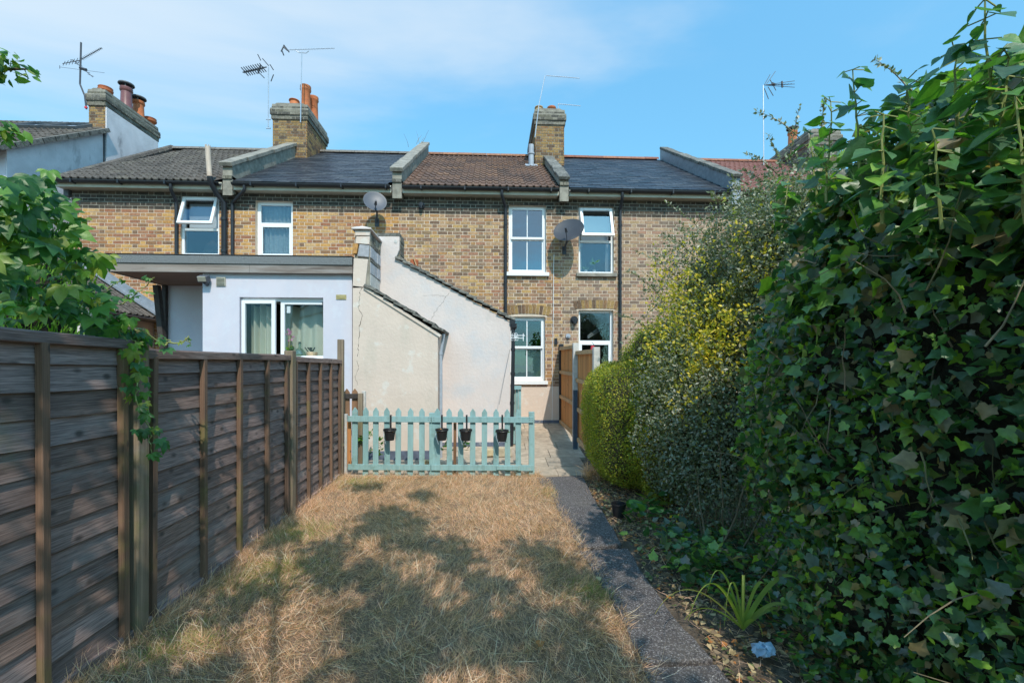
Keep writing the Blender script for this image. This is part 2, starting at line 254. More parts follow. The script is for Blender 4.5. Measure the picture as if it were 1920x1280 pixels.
M['orchid'] = mat('pink_petal', [(.52, .16, .42), (.62, .30, .55)], .5, 9, .1, 0, trans=.3)
M['wicker'] = mat('striped_basket_cane', [(.52, .32, .13), (.62, .55, .42), (.46, .26, .10)], .7, 30, .2, .3, 90)
M['litter'] = mat('pale_blue_plastic_film', [(.45, .55, .68), (.22, .42, .60)], .3, 9, .3, .6, 12, dist=.02)
M['dry_leaf'] = mat('fallen_leaf', [(.42, .17, .05), (.34, .24, .12), (.22, .15, .09), (.46, .36, .20), (.28, .20, .13), (.12, .16, .05)], .7, 20, .2, 0, const=True, trans=.15)
M['stone'] = mat('rubble_stone', [(.40, .36, .30), (.50, .38, .20), (.30, .28, .25)], .9, 10, .25, .4, 40)

# ------------------------------------------------------------------ mesh helpers
def add_obj(name, me, m=None, parent=None):
    o = bpy.data.objects.new(name, me); COL.objects.link(o)
    if m is not None and not me.materials: me.materials.append(m)
    if parent is not None:
        o.parent = parent; o.matrix_parent_inverse = Matrix.Translation(-parent_origin(parent))
    return o
def parent_origin(p):
    v = Vector(p.location)
    while p.parent is not None:
        p = p.parent
        # children of meshes built in world coordinates keep the origin of their thing
        return Vector((0, 0, 0))
    return v
def setp(child, parent):
    child.parent = parent
    child.matrix_parent_inverse = basis_inv(parent)
def world_of(o):
    mw = Matrix.LocRotScale(o.location, o.rotation_euler, o.scale)
    if o.parent: mw = world_of(o.parent) @ o.matrix_parent_inverse @ mw
    return mw
def basis_inv(p): return world_of(p).inverted()

class MB:
    def __init__(s): s.v = []; s.f = []; s.r = []
    def add(s, vs_, fs, rnd=None):
        b = len(s.v); s.v += [tuple(v) for v in vs_]
        rr = random.random() if rnd is None else rnd
        for f in fs: s.f.append([i + b for i in f]); s.r.append(rr)
        return s
    def box(s, x0, x1, y0, y1, z0, z1, rnd=None):
        return s.add([(x0, y0, z0), (x1, y0, z0), (x1, y1, z0), (x0, y1, z0), (x0, y0, z1), (x1, y0, z1), (x1, y1, z1), (x0, y1, z1)],
                     [(0, 3, 2, 1), (4, 5, 6, 7), (0, 1, 5, 4), (1, 2, 6, 5), (2, 3, 7, 6), (3, 0, 4, 7)], rnd)
    def obox(s, c, ax, ay, az, rnd=None):
        c, ax, ay, az = Vector(c), Vector(ax), Vector(ay), Vector(az)
        vs_ = [c + ax * i + ay * j + az * k for k in (-.5, .5) for j in (-.5, .5) for i in (-.5, .5)]
        return s.add(vs_, [(0, 2, 3, 1), (4, 5, 7, 6), (0, 1, 5, 4), (1, 3, 7, 5), (3, 2, 6, 7), (2, 0, 4, 6)], rnd)
    def beam(s, a, b, w, h, up=(0, 0, 1), rnd=None):
        a, b = Vector(a), Vector(b); d = b - a; n = d.normalized(); up = Vector(up)
        sx = n.cross(up)
        if sx.length < 1e-4: sx = n.cross(Vector((1, 0, 0)))
        sx.normalize(); uz = sx.cross(n)
        return s.obox((a + b) / 2, d, sx * w, uz * h, rnd)
    def tube(s, pts, r, n=8, cap=True, rnd=None):
        pts = [Vector(p) for p in pts]; rs = r if isinstance(r, (list, tuple)) else [r] * len(pts)
        vs_, fs = [], []; prev = None
        for i, p in enumerate(pts):
            d = (pts[min(i + 1, len(pts) - 1)] - pts[max(i - 1, 0)]).normalized()
            a = prev - d * prev.dot(d) if prev is not None else d.orthogonal()
            if a.length < 1e-5: a = d.orthogonal()
            a.normalize(); prev = a; b = d.cross(a)
            for k in range(n):
                t = 2 * math.pi * k / n; vs_.append(p + (a * math.cos(t) + b * math.sin(t)) * rs[i])
        for i in range(len(pts) - 1):
            for k in range(n): fs.append((i * n + k, i * n + (k + 1) % n, (i + 1) * n + (k + 1) % n, (i + 1) * n + k))
        if cap: fs += [tuple(range(n))[::-1], tuple(range((len(pts) - 1) * n, len(pts) * n))]
        return s.add(vs_, fs, rnd)
    def lathe(s, c, prof, n=20, axis=None, rnd=None):
        c = Vector(c); q = Vector((0, 0, 1)).rotation_difference(Vector(axis)) if axis else None
        vs_, fs = [], []
        for r, z in prof:
            for k in range(n):
                t = 2 * math.pi * k / n; v = Vector((r * math.cos(t), r * math.sin(t), z))
                if q: v = q @ v
                vs_.append(c + v)
        for i in range(len(prof) - 1):
            for k in range(n): fs.append((i * n + k, i * n + (k + 1) % n, (i + 1) * n + (k + 1) % n, (i + 1) * n + k))
        return s.add(vs_, fs, rnd)
    def prism(s, poly, y0, y1, rnd=None):      # poly in (x, z)
        n = len(poly); vs_ = [(x, y0, z) for x, z in poly] + [(x, y1, z) for x, z in poly]
        fs = [tuple(range(n)), tuple(range(2 * n - 1, n - 1, -1))] + [(i, i + n, (i + 1) % n + n, (i + 1) % n) for i in range(n)]
        return s.add(vs_, fs, rnd)
    def flat(s, poly, z0, z1, rnd=None):       # poly in (x, y)
        n = len(poly); vs_ = [(x, y, z0) for x, y in poly] + [(x, y, z1) for x, y in poly]
        fs = [tuple(range(n))[::-1], tuple(range(n, 2 * n))] + [(i, (i + 1) % n, (i + 1) % n + n, i + n) for i in range(n)]
        return s.add(vs_, fs, rnd)
    def mesh(s, name, m=None, smooth=False):
        me = bpy.data.meshes.new(name); me.from_pydata(s.v, [], s.f); me.update()
        at = me.attributes.new('rnd', 'FLOAT', 'FACE'); at.data.foreach_set('value', s.r)
        if m is not None: me.materials.append(m)
        if smooth:
            me.polygons.foreach_set('use_smooth', [True] * len(me.polygons))
            try: me.set_sharp_from_angle(angle=R(40))
            except Exception: pass
        return me
    def build(s, name, m, parent=None, bevel=0, smooth=False, kind=None, label=None):
        o = bpy.data.objects.new(name, s.mesh(name, m, smooth)); COL.objects.link(o)
        if parent is not None: setp(o, parent)
        if bevel:
            md = o.modifiers.new('bevel', 'BEVEL'); md.width = bevel; md.segments = 1; md.limit_method = 'ANGLE'
        if kind: o['kind'] = kind
        if label: o['label'] = label
        return o

def tag(o, label, cat, group=None):
    o['label'] = label; o['category'] = cat
    if group: o['group'] = group
    return o
def thing(name, loc, label, cat, group=None):
    o = bpy.data.objects.new(name, None); COL.objects.link(o); o.location = loc; o.empty_display_size = .1
    return tag(o, label, cat, group)
def place(name, me, parent, loc, rot=(0, 0, 0), scale=(1, 1, 1)):
    o = bpy.data.objects.new(name, me); COL.objects.link(o); setp(o, parent)
    o.location = loc; o.rotation_euler = rot; o.scale = scale
    return o
def copy_tree(src, loc, rotz=0, label=None):
    r = src.copy(); COL.objects.link(r); r.location = loc; r.rotation_euler.z = rotz
    if label: r['label'] = label
    for ch in list(src.children):
        c = ch.copy(); COL.objects.link(c); c.parent = r
        for g_ in ch.children:
            d = g_.copy(); COL.objects.link(d); d.parent = c
    return r

# ------------------------------------------------------------------ foliage helpers
def leafshape(kind):
    if kind == 'oval':
        v = [(0, 0, 0), (-.26, .33, .07), (.26, .33, .07), (0, .36, 0), (-.22, .68, .02), (.22, .68, .02), (0, .7, -.05), (0, 1, -.14)]
        f = [(0, 3, 1), (0, 2, 3), (1, 3, 6, 4), (3, 2, 5, 6), (4, 6, 7), (6, 5, 7)]
    elif kind == 'small':
        v = [(0, 0, 0), (-.27, .45, .07), (.27, .45, .07), (0, 1, -.05), (0, .45, 0)]
        f = [(0, 4, 1), (0, 2, 4), (1, 4, 3), (4, 2, 3)]
    elif kind == 'ivy':
        o = [(0, .05), (-.18, -.08), (-.40, .04), (-.42, .24), (-.54, .44), (-.30, .54), (-.17, .74), (0, 1.02), (.15, .76), (.31, .55), (.50, .40), (.40, .22), (.42, .02), (.2, -.08)]
        v = [(0, .34, -.03)] + [(x, y, .24 * abs(x) ** 1.2 - .30 * max(0, y - .5) ** 1.3) for x, y in o]
        f = [(0, i + 1, (i + 1) % len(o) + 1) for i in range(len(o))]
    elif kind == 'heart':
        o = [(0, .05), (-.2, -.07), (-.42, .08), (-.45, .3), (-.3, .58), (-.12, .82), (0, 1.05), (.12, .82), (.3, .58), (.45, .3), (.42, .08), (.2, -.07)]
        v = [(0, .38, -.04)] + [(x, y, .14 * abs(x) - .16 * max(0, y - .4)) for x, y in o]
        f = [(0, i + 1, (i + 1) % len(o) + 1) for i in range(len(o))]
    elif kind == 'creeper':
        v, f = [], []
        for an, ln, of_ in ((-78, .55, .1), (-38, .8, .06), (0, 1.0, .08), (36, .82, .06), (75, .58, .1)):
            a_ = math.radians(an); b0 = len(v)
            for (x, y, z) in [(0, 0, 0), (-.17, .3, .05), (.17, .3, .05), (0, .4, -.01), (-.20, .62, .03), (.20, .62, .03), (0, .72, -.04), (0, 1, -.16)]:
                x *= ln; y = y * ln * .9 + of_; z *= ln; v.append((x * math.cos(a_) + y * math.sin(a_), -x * math.sin(a_) + y * math.cos(a_), z - .12 * abs(an) / 78 * y))
            f += [tuple(i + b0 for i in q_) for q_ in [(0, 3, 1), (0, 2, 3), (1, 3, 6, 4), (3, 2, 5, 6), (4, 6, 7), (6, 5, 7)]]
    elif kind == 'blade':
        v = [(-.5, 0, 0), (.5, 0, 0), (-.32, .55, .05), (.32, .55, .05), (0, 1, .22)]
        f = [(0, 1, 3, 2), (2, 3, 4)]
    return np.array(v, float), f
def frames(tip, nrm):
    t = tip / np.linalg.norm(tip, axis=1, keepdims=True)
    n = nrm - t * (nrm * t).sum(1, keepdims=True)
    n /= np.linalg.norm(n, axis=1, keepdims=True) + 1e-9
    x = np.cross(t, n)
    return np.stack([x, t, n], 2)          # columns
def leaves_mesh(name, m, kind, pos, tip, nrm, scale, wscale=1.0, rnd=None, smooth=False):
    bv, bf = leafshape(kind); bv = bv * np.array([wscale, 1, 1]) if np.isscalar(wscale) else bv
    n = len(pos); Fm = frames(tip, nrm)
    sc = np.asarray(scale).reshape(-1, 1, 1)
    lv = bv[None] * sc
    V = np.einsum('nij,nkj->nki', Fm, lv) + pos[:, None, :]
    nv = len(bv)
    loops = np.concatenate([np.array(f) for f in bf]); ls = np.array([len(f) for f in bf])
    L_ = (loops[None] + (np.arange(n) * nv)[:, None]).ravel()
    tot = np.tile(ls, n); start = np.concatenate([[0], np.cumsum(tot)[:-1]])
    me = bpy.data.meshes.new(name)
    me.vertices.add(n * nv); me.vertices.foreach_set('co', V.astype(np.float32).ravel())
    me.loops.add(len(L_)); me.loops.foreach_set('vertex_index', L_.astype(np.int32))
    me.polygons.add(len(tot)); me.polygons.foreach_set('loop_start', start.astype(np.int32)); me.polygons.foreach_set('loop_total', tot.astype(np.int32))
    me.update(calc_edges=True)
    at = me.attributes.new('rnd', 'FLOAT', 'FACE')
    rv = RNG.random(n) if rnd is None else rnd
    at.data.foreach_set('value', np.repeat(rv, len(bf)).astype(np.float32))
    if smooth: me.polygons.foreach_set('use_smooth', [True] * len(me.polygons))
    me.materials.append(m); return me
def stuff_obj(name, me, parent):
    o = bpy.data.objects.new(name, me); COL.objects.link(o); setp(o, parent); o['kind'] = 'stuff'; return o
def lump(p, s=1.0, ph=0.0):
    x, y, z = p[:, 0] * s + ph, p[:, 1] * s + 1.7 * ph, p[:, 2] * s + .6 * ph
    return (np.sin(1.9 * x + 2.3 * np.sin(1.3 * y)) * np.sin(2.1 * y + 1.1 * z) + .6 * np.sin(4.3 * z + 1.9 * x) * np.sin(3.9 * x - 2.2 * y) + .35 * np.sin(8.3 * x + 3 * z) * np.sin(7.7 * z + 6.1 * y)) / 1.95
def shell(n, c, rad, p=2.4, amp=.12, ls=1.0, ph=0., depth=.3, zmin=-.02, cam_bias=True, dpow=1.6):
    """points in the outer layer of a lumpy superellipsoid, with their outward directions"""
    d = RNG.normal(size=(int(n * 2.6), 3)); d /= np.linalg.norm(d, axis=1, keepdims=True)
    rad = np.array(rad, float); c = np.array(c, float)
    def radius(d): return 1 / ((np.abs(d / rad) ** p).sum(1) ** (1 / p))
    r = radius(d); base = d * r[:, None]
    r = r * (1 + amp * lump(base, ls, ph))
    surf = d * r[:, None]
    nr = np.sign(d) * (np.abs(surf / rad) ** (p - 1)) / rad; nr /= np.linalg.norm(nr, axis=1, keepdims=True)
    dep = RNG.random(len(d)) ** dpow * depth
    pos = c + surf - nr * dep[:, None]
    # area weighting
    w = (r ** 2); w = w / w.max()
    keep = (RNG.random(len(d)) < np.clip(w * 2.0, 0, 1)) & (pos[:, 2] > zmin)
    if cam_bias:
        toc = np.array([0, 0, HC]) - pos; toc /= np.linalg.norm(toc, axis=1, keepdims=True)
        fac = (toc * nr).sum(1); keep &= (fac > -.15) | (RNG.random(len(d)) < .35)
    idx = np.nonzero(keep)[0][:n]
    return pos[idx], nr[idx]
def rnd_dir(n): 
    d = RNG.normal(size=(n, 3)); return d / np.linalg.norm(d, axis=1, keepdims=True)
def core(name, m, parent, c, rad, p=2.4, amp=.12, ls=1., ph=0., shrink=.25, zmin=0.0):  # closed dark blob added inside foliage to block light between the leaves
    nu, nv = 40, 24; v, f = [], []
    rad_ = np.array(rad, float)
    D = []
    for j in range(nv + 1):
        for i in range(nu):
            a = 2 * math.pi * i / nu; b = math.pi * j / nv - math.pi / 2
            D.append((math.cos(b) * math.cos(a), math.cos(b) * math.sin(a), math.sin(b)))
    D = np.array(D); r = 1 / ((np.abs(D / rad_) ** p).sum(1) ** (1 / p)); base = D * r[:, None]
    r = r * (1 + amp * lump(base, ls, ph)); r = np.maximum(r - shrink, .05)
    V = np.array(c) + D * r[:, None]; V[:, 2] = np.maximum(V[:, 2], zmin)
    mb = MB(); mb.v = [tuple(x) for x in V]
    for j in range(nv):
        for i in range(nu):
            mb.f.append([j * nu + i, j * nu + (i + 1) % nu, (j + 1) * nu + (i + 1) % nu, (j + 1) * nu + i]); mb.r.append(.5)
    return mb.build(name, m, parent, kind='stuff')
def twigs(name, m, parent, pos, dirs, length, r=.004, bend=.25, n=4):
    mb = MB()
    for p0, d in zip(pos, dirs):
        L0 = length * random.uniform(.5, 1.3); q = Vector(p0); dd = Vector(d).normalized(); pts = [q.copy()]
        for k in range(n):
            dd = (dd + Vector([random.uniform(-bend, bend) for _ in range(3)])).normalized(); q = q + dd * (L0 / n); pts.append(q.copy())
        mb.tube(pts, [r * (1 - .7 * i / n) for i in range(n + 1)], 4, cap=False)
    return mb.build(name, m, parent, kind='stuff')

# ================================================================== SETTING: ground, path, patio
def struct(o): o['kind'] = 'structure'; return o
def sheet(name, xs, ys, zf, m):
    mb = MB(); nx = len(xs)
    mb.v = [(x, y, zf(x, y)) for y in ys for x in xs]
    for j in range(len(ys) - 1):
        for i in range(nx - 1):
            mb.f.append([j * nx + i, j * nx + i + 1, (j + 1) * nx + i + 1, (j + 1) * nx + i]); mb.r.append(.3)
    return mb.build(name, m, smooth=True)
def bumpy(x, y): return .012 * math.sin(2.7 * x + 1.3 * y) * math.sin(1.9 * y - .8 * x) + .006 * math.sin(7 * x) * math.sin(6.1 * y + x)
xs = [-400, -60, -15] + [i * .25 for i in range(-24, 25)] + [15, 60, 400]
ys = [-400, -60, -10] + [i * .25 for i in range(-8, 29)] + [7.05, 7.6, 8.2, 9, 10.25, 12, 20, 60, 400]
struct(sheet('ground', xs, ys, lambda x, y: gz(y) - .045 + (bumpy(x, y) if y < 7 and abs(x) < 6 else 0), M['soil']))
lx = [-2.42 + i * .08 for i in range(44)]
lawn_y = [-.9 + i * .1 for i in range(79)]
def path_left(y):    # x of the path's left edge
    tab = [(-1, .80), (2.0, .80), (2.6, .84), (3.2, .86), (4.1, .86), (4.6, .86), (5.4, .84), (6.2, .82), (6.9, .78), (7.2, .74)]
    for (a, b), (c, d) in zip(tab, tab[1:]):
        if y <= c: return b + (d - b) * (y - a) / (c - a)
    return .74
def lawn_z(x, y): return .004 + bumpy(x, y) + .012 * min(1, max(0, (-1.6 - x) / .5))
mb = MB()
nx = 24
for y in lawn_y:
    xr = path_left(y) + .01
    for i in range(nx):
        x = -2.45 + (xr + 2.45) * i / (nx - 1); mb.v.append((x, y, lawn_z(x, y)))
for j in range(len(lawn_y) - 1):
    for i in range(nx - 1):
        mb.f.append([j * nx + i, j * nx + i + 1, (j + 1) * nx + i + 1, (j + 1) * nx + i]); mb.r.append(.3)
struct(mb.build('lawn', M['thatch'], smooth=True))

# path: cast slabs with open joints, each a piece
path_root = bpy.data.objects.new('path', None); COL.objects.link(path_root); struct(path_root)
def slab(pts, z0, z1, m, parent, name='slab', bev=.008):
    mb = MB(); poly = [(p.x, p.y) for p in pts]; mb.flat(poly, z0, z1)
    return mb.build(name, m, parent, bevel=bev)
def edge(a, b, n, wob=.012):
    return [a.lerp(b, i / n) + Vector((random.uniform(-wob, wob), random.uniform(-wob, wob), 0)) * (0 < i < n) for i in range(n + 1)]
def path_seg(l, r):
    pts = []
    for a, b in zip(l, l[1:]): pts += edge(a, b, 4)[:-1]
    pts.append(l[-1])
    rr = r[::-1]
    for a, b in zip(rr, rr[1:]): pts += edge(a, b, 4)[:-1]
    pts.append(rr[-1])
    slab(pts, -.06, .018, M['path'], path_root)
path_seg([G(1085, 1030), G(1060, 985), G(1036, 935), G(1005, 897)], [G(1166, 1022), G(1138, 975), G(1110, 930), G(1092, 893)])
path_seg([G(1205, 1245), G(1175, 1180), G(1128, 1100), G(1086, 1036)], [G(1338, 1240), G(1285, 1185), G(1228, 1108), G(1176, 1030)])
gA, gB = G(1206, 1256), G(1345, 1250)
path_seg([Vector((gA.x - .02, -.8, 0)), gA], [Vector((gB.x + .02, -.8, 0)), gB])

# patio: slabs climbing to the houses
pat = bpy.data.objects.new('patio', None); COL.objects.link(pat); struct(pat)
random.seed(11)
yrows = [6.93, 7.36, 7.82, 8.28, 8.76, 9.22, 9.74, 10.24]
for j, (ya, yb) in enumerate(zip(yrows, yrows[1:])):
    x = -2.55 + (.2 if j % 2 else 0)
    while x < 1.6:
        w = random.choice([.45, .6, .75, .6]); x1 = min(x + w, 1.66)
        if x1 - x > .12:
            e = .003; mbs = MB()
            za, zb = gz(ya) + .004, gz(yb) + .004; dz = random.uniform(-.004, .004); tilt = random.uniform(-.004, .004)
            v = [(x + e, ya + e, za - .05), (x1 - e, ya + e, za - .05), (x1 - e, yb - e, zb - .05), (x + e, yb - e, zb - .05),
                 (x + e, ya + e, za + dz), (x1 - e, ya + e, za + dz + tilt), (x1 - e, yb - e, zb + dz + tilt), (x + e, yb - e, zb + dz)]
            mbs.add(v, [(0, 3, 2, 1), (4, 5, 6, 7), (0, 1, 5, 4), (1, 2, 6, 5), (2, 3, 7, 6), (3, 0, 4, 7)])
            mbs.build('slab', M['patio'], pat, bevel=.004)
        x = x1

# ================================================================== BRICKWORK
CH, PL, SL, HL, JT = .0765, .343, .216, .101, .0135
def brick_mesh(name, L_, m):
    mb = MB(); h = CH - JT; mb.box(0, L_, -.0045, .02, 0, h, rnd=0.0); return mb.mesh(name, m)
BM = {}
for k in ('brick_orange', 'brick_brown', 'brick_pale', 'brick_yellow', 'brick_sooty', 'brick_dark'):
    BM[k] = (brick_mesh('stretcher_' + k, SL, M[k]), brick_mesh('header_' + k, HL, M[k]))
def brick_face(parent, org, rotz, width, height, mk, openings=(), n_ind=0, see=None, skip=None, mats_stuff=None):
    """Flemish bond laid on the plane through org; openings (u0,u1,z0,z1) in its own u, z"""
    rm = Matrix.Rotation(rotz, 4, 'Z'); org = Vector(org)
    cand, rest = [], []
    nrow = int(height / CH)
    for r in range(nrow):
        z = r * CH; u = -PL / 2 * (r % 2) - random.uniform(0, .004); 
        zc = z + CH / 2
        cuts = sorted([(a, b) for a, b, c, d in openings if c < zc < d])
        spans, s0 = [], 0.0
        for a, b in cuts: spans.append((s0, a)); s0 = b
        spans.append((s0, width))
        while u < width:
            for L_ in (SL, HL):
                a, b = u, u + L_; u += L_ + JT
                for s0, s1 in spans:
                    c0, c1 = max(a, s0 + .002), min(b, s1 - .002)
                    if c1 - c0 < .012: continue
                    if skip and skip((c0 + c1) / 2, zc): continue
                    if c1 - c0 > L_ - .004 and L_ == SL and n_ind and (see is None or see(c0, c1, zc)):
                        cand.append((c0, z))
                    else: rest.append((c0, c1, z))
    if len(cand) > n_ind:
        # the nearest to the camera show largest
        cand.sort(key=lambda q: (org + rm @ Vector((q[0], 0, q[1])) - cam.location).length)
        rest += [(a, a + SL, z) for a, z in cand[n_ind:]]; cand = cand[:n_ind]
    for a, z in cand:
        place('brick', BM[mk][0], parent, org + rm @ Vector((a, random.uniform(-.002, .002), z)), (0, 0, rotz))
    mb = MB(); h = CH - JT
    for a, b, z in rest:
        j = random.uniform(-.0015, .0015)
        pts = [(a, -.0045 + j, z), (b, -.0045 + j, z), (b, .02, z), (a, .02, z), (a, -.0045 + j, z + h), (b, -.0045 + j, z + h), (b, .02, z + h), (a, .02, z + h)]
        mb.add([org + rm @ Vector(p) for p in pts], [(0, 3, 2, 1), (4, 5, 6, 7), (0, 1, 5, 4), (1, 2, 6, 5), (3, 0, 4, 7)])
    return mb.build('brickwork', M[mk], parent, kind='stuff')
def holed_wall(name, m, parent, x0, x1, z0, z1, y0, y1, opens):
    mb = MB()
    zs = sorted(set([z0, z1] + [c for o in opens for c in (o[2], o[3]) if z0 < c < z1]))
    xs_ = sorted(set([x0, x1] + [c for o in opens for c in (o[0], o[1]) if x0 < c < x1]))
    for a, b in zip(zs, zs[1:]):
        run = None
        for c, d in zip(xs_, xs_[1:]):
            hole = any(o[0] - 1e-6 <= c and d <= o[1] + 1e-6 and o[2] - 1e-6 <= a and b <= o[3] + 1e-6 for o in opens)
            if hole:
                if run: mb.box(run[0], run[1], y0, y1, a, b); run = None
            else: run = (run[0], d) if run else (c, d)
        if run: mb.box(run[0], run[1], y0, y1, a, b)
    return mb.build(name, m, parent)

# ================================================================== ROOF COVERINGS
YF, YE, YR, ZE, ZR = 10.25, 10.02, 14.3, 5.66, 8.33      # facade, eave edge, ridge
SLP = math.atan2(ZR - ZE, YR - YE); SLEN = math.hypot(YR - YE, ZR - ZE)
def slate_mesh():
    mb = MB(); mb.box(.004, .296, 0, .42, -.007, .006, rnd=0.); return mb.mesh('slate', M['slate'])
def roll_tile(w, g, m, rolls=2, t=.014, amp=.028):
    """one interlocking tile with rolls, lying in local x (across) / y (up the slope)"""
    mb = MB(); n = rolls * 6
    top, bot = [], []
    for i in range(n + 1):
        u = i / n; h = amp * max(0, math.sin(2 * math.pi * u * rolls)) ** .7 if True else 0
        top.append((u * w, h)); bot.append((u * w, h - t))
    vs_ = []; 
    for (x, h) in top: vs_.append((x, 0, h + .012)); 
    for (x, h) in top: vs_.append((x, g, h))
    for (x, h) in bot: vs_.append((x, 0, h + .002))
    fs = [(i, i + 1, n + 1 + i + 1, n + 1 + i) for i in range(n)] + [(2 * (n + 1) + i, 2 * (n + 1) + i + 1, i + 1, i) for i in range(n)]
    mb.add(vs_, fs, 0.); return mb.mesh('tile', m)
slate_me = slate_mesh()
tile_me = {k: roll_tile(.30, .40, M[k], 2) for k in ('tile_grey', 'tile_brown', 'tile_red')}
def lay_roof(parent, xa_eave, xb_eave, me, gauge, w, org_y=YE, org_z=ZE, slope=SLP, slen=SLEN, n_ind=300, name='slate', halfbond=True, clip=None, lift=.012, yaw=0, basez=None, thick_tilt=.028, see=None):
    """courses of pieces from the eave up; piece local x across, y up the slope"""
    cs, sn = math.cos(slope), math.sin(slope)
    rows = int(slen / gauge)
    items = []
    for r in range(rows + 1):
        s = r * gauge
        off = (w / 2 if (halfbond and r % 2) else 0) + random.uniform(-.01, .01) * halfbond
        x = xa_eave - off
        while x < xb_eave:
            if x > xa_eave - w * .6 and x + w < xb_eave + w * .6:
                if clip is None or clip(x + w / 2, s): items.append((x, s))
            x += w
    tt = slope - thick_tilt
    out_i, out_r = [], []
    base = np.array([v.co[:] for v in me.vertices]); polys = [list(p.vertices) for p in me.polygons]
    key = lambda q: q[1] * .9 + abs(q[0]) * .25
    items.sort(key=key)
    mb = MB()
    for k, (x, s) in enumerate(items):
        y = org_y + s * cs - lift * sn; z = org_z + s * sn + lift * cs
        jit = random.uniform(-.004, .004)
        x_ = min(max(x, xa_eave), xb_eave - .02); 
        fullsize = (x_ == x and x + w <= xb_eave + .001)
        if k < n_ind and fullsize:
            place(name, me, parent, (x, y, z + jit * .5), (tt + jit, random.uniform(-.004, .004), 0))
        else:
            c2, s2 = math.cos(tt + jit), math.sin(tt + jit)
            V = base.copy(); V[:, 0] = np.clip(V[:, 0] + x, xa_eave, xb_eave)
            yy = y + V[:, 1] * c2 - V[:, 2] * s2; zz_ = z + V[:, 1] * s2 + V[:, 2] * c2
            mb.add(np.stack([V[:, 0], yy, zz_], 1).tolist(), polys)
    mb.build({'slate': 'slating', 'roof_tile': 'tiling'}[name], me.materials[0], parent, kind='stuff')
def roof_deck(parent, xa, xb, m):
    mb = MB(); t = .02
    poly = [(YE + .06, ZE - .07), (YR, ZR - .03), (2 * YR - YE, ZE - .07), (2 * YR - YE, ZE - .17), (YR, ZR - .13), (YE + .06, ZE - .13)]
    vs_ = [(xa, y, z) for y, z in poly] + [(xb, y, z) for y, z in poly]; n = 6
    mb.add(vs_, [(0, 1, 1 + n, n), (1, 2, 2 + n, 1 + n), (2, 3, 3 + n, 2 + n), (3, 4, 4 + n, 3 + n), (4, 5, 5 + n, 4 + n), (5, 0, n, 5 + n), (0, 5, 4, 1), (1, 4, 3, 2), (n, n + 1, n + 4, n + 5), (n + 1, n + 2, n + 3, n + 4)])
    return mb.build('roof', m, parent)
def ridge(parent, xa, xb, m, L_=.45):
    x = xa; prof = [(-.13, -.055), (-.105, .0), (-.05, .045), (0, .06), (.05, .045), (.105, 0), (.13, -.055)]
    while x < xb - .1:
        x1 = min(x + L_, xb); mb = MB(); t = .004 + random.uniform(0, .006)
        vs_ = []; 
        for xx in (x + .004, x1 - .004): vs_ += [(xx, YR + a, ZR + .03 + b + t) for a, b in prof]
        for xx in (x + .004, x1 - .004): vs_ += [(xx, YR + a * .9, ZR + .01 + b + t) for a, b in prof]
        n = 7; fs = [(i, i + 1, n + i + 1, n + i) for i in range(n - 1)] + [(i, i + 1, 2 * n + i + 1, 2 * n + i)[::-1] for i in range(n - 1)] + [(n + i, n + i + 1, 3 * n + i + 1, 3 * n + i) for i in range(n - 1)]
        mb.add(vs_, fs); mb.build('ridge_tile', m, parent); x = x1
def gutter(parent, xa, xb, z=None, y=YE - .03):
    z = z or ZE - .035; r = .058; mb = MB(); n = 8; vs_ = []
    for xx in (xa, xb):
        for rr in (r, r - .006):
            for i in range(n + 1):
                a = math.pi * i / n; vs_.append((xx, y - rr * math.cos(a), z - rr * math.sin(a)))
    k = n + 1
    fs = [(i, i + 1, 2 * k + i + 1, 2 * k + i) for i in range(n)] + [(k + i, 3 * k + i, 3 * k + i + 1, k + i + 1) for i in range(n)]
    fs += [(0, 2 * k, 3 * k, k), (n, k + n, 3 * k + n, 2 * k + n)] + [(i, k + i, k + i + 1, i + 1) for i in range(n)] + [(2 * k + i, 2 * k + i + 1, 3 * k + i + 1, 3 * k + i) for i in range(n)]
    mb.add(vs_, fs)
    x = xa + .4
    while x < xb:      # brackets
        mb.box(x, x + .03, y - .066, y + .06, z - .072, z + .004); x += .95
    o = mb.build('gutter', M['black_pl'], parent)
    mf = MB(); mf.box(xa, xb, y + .062, y + .085, z - .125, z + .03); mf.box(xa, xb, y + .085, YF + .02, z - .115, z - .10)
    mf.build('fascia', M['cream_paint'], parent)
    return o
def pipe(parent, pts, r=.034, m=None, name='downpipe', clips=()):
    mb = MB(); mb.tube(pts, r, 12)
    for z in clips:
        p = None
        for a, b in zip(pts, pts[1:]):
            if min(a[2], b[2]) <= z <= max(a[2], b[2]) and abs(a[2] - b[2]) > .05: t = (z - a[2]) / (b[2] - a[2]); p = Vector(a).lerp(Vector(b), t)
        if p: mb.tube([p - Vector((0, 0, .025)), p + Vector((0, 0, .025))], r * 1.22, 12)
    return mb.build(name, m or M['black_pl'], parent, smooth=True)

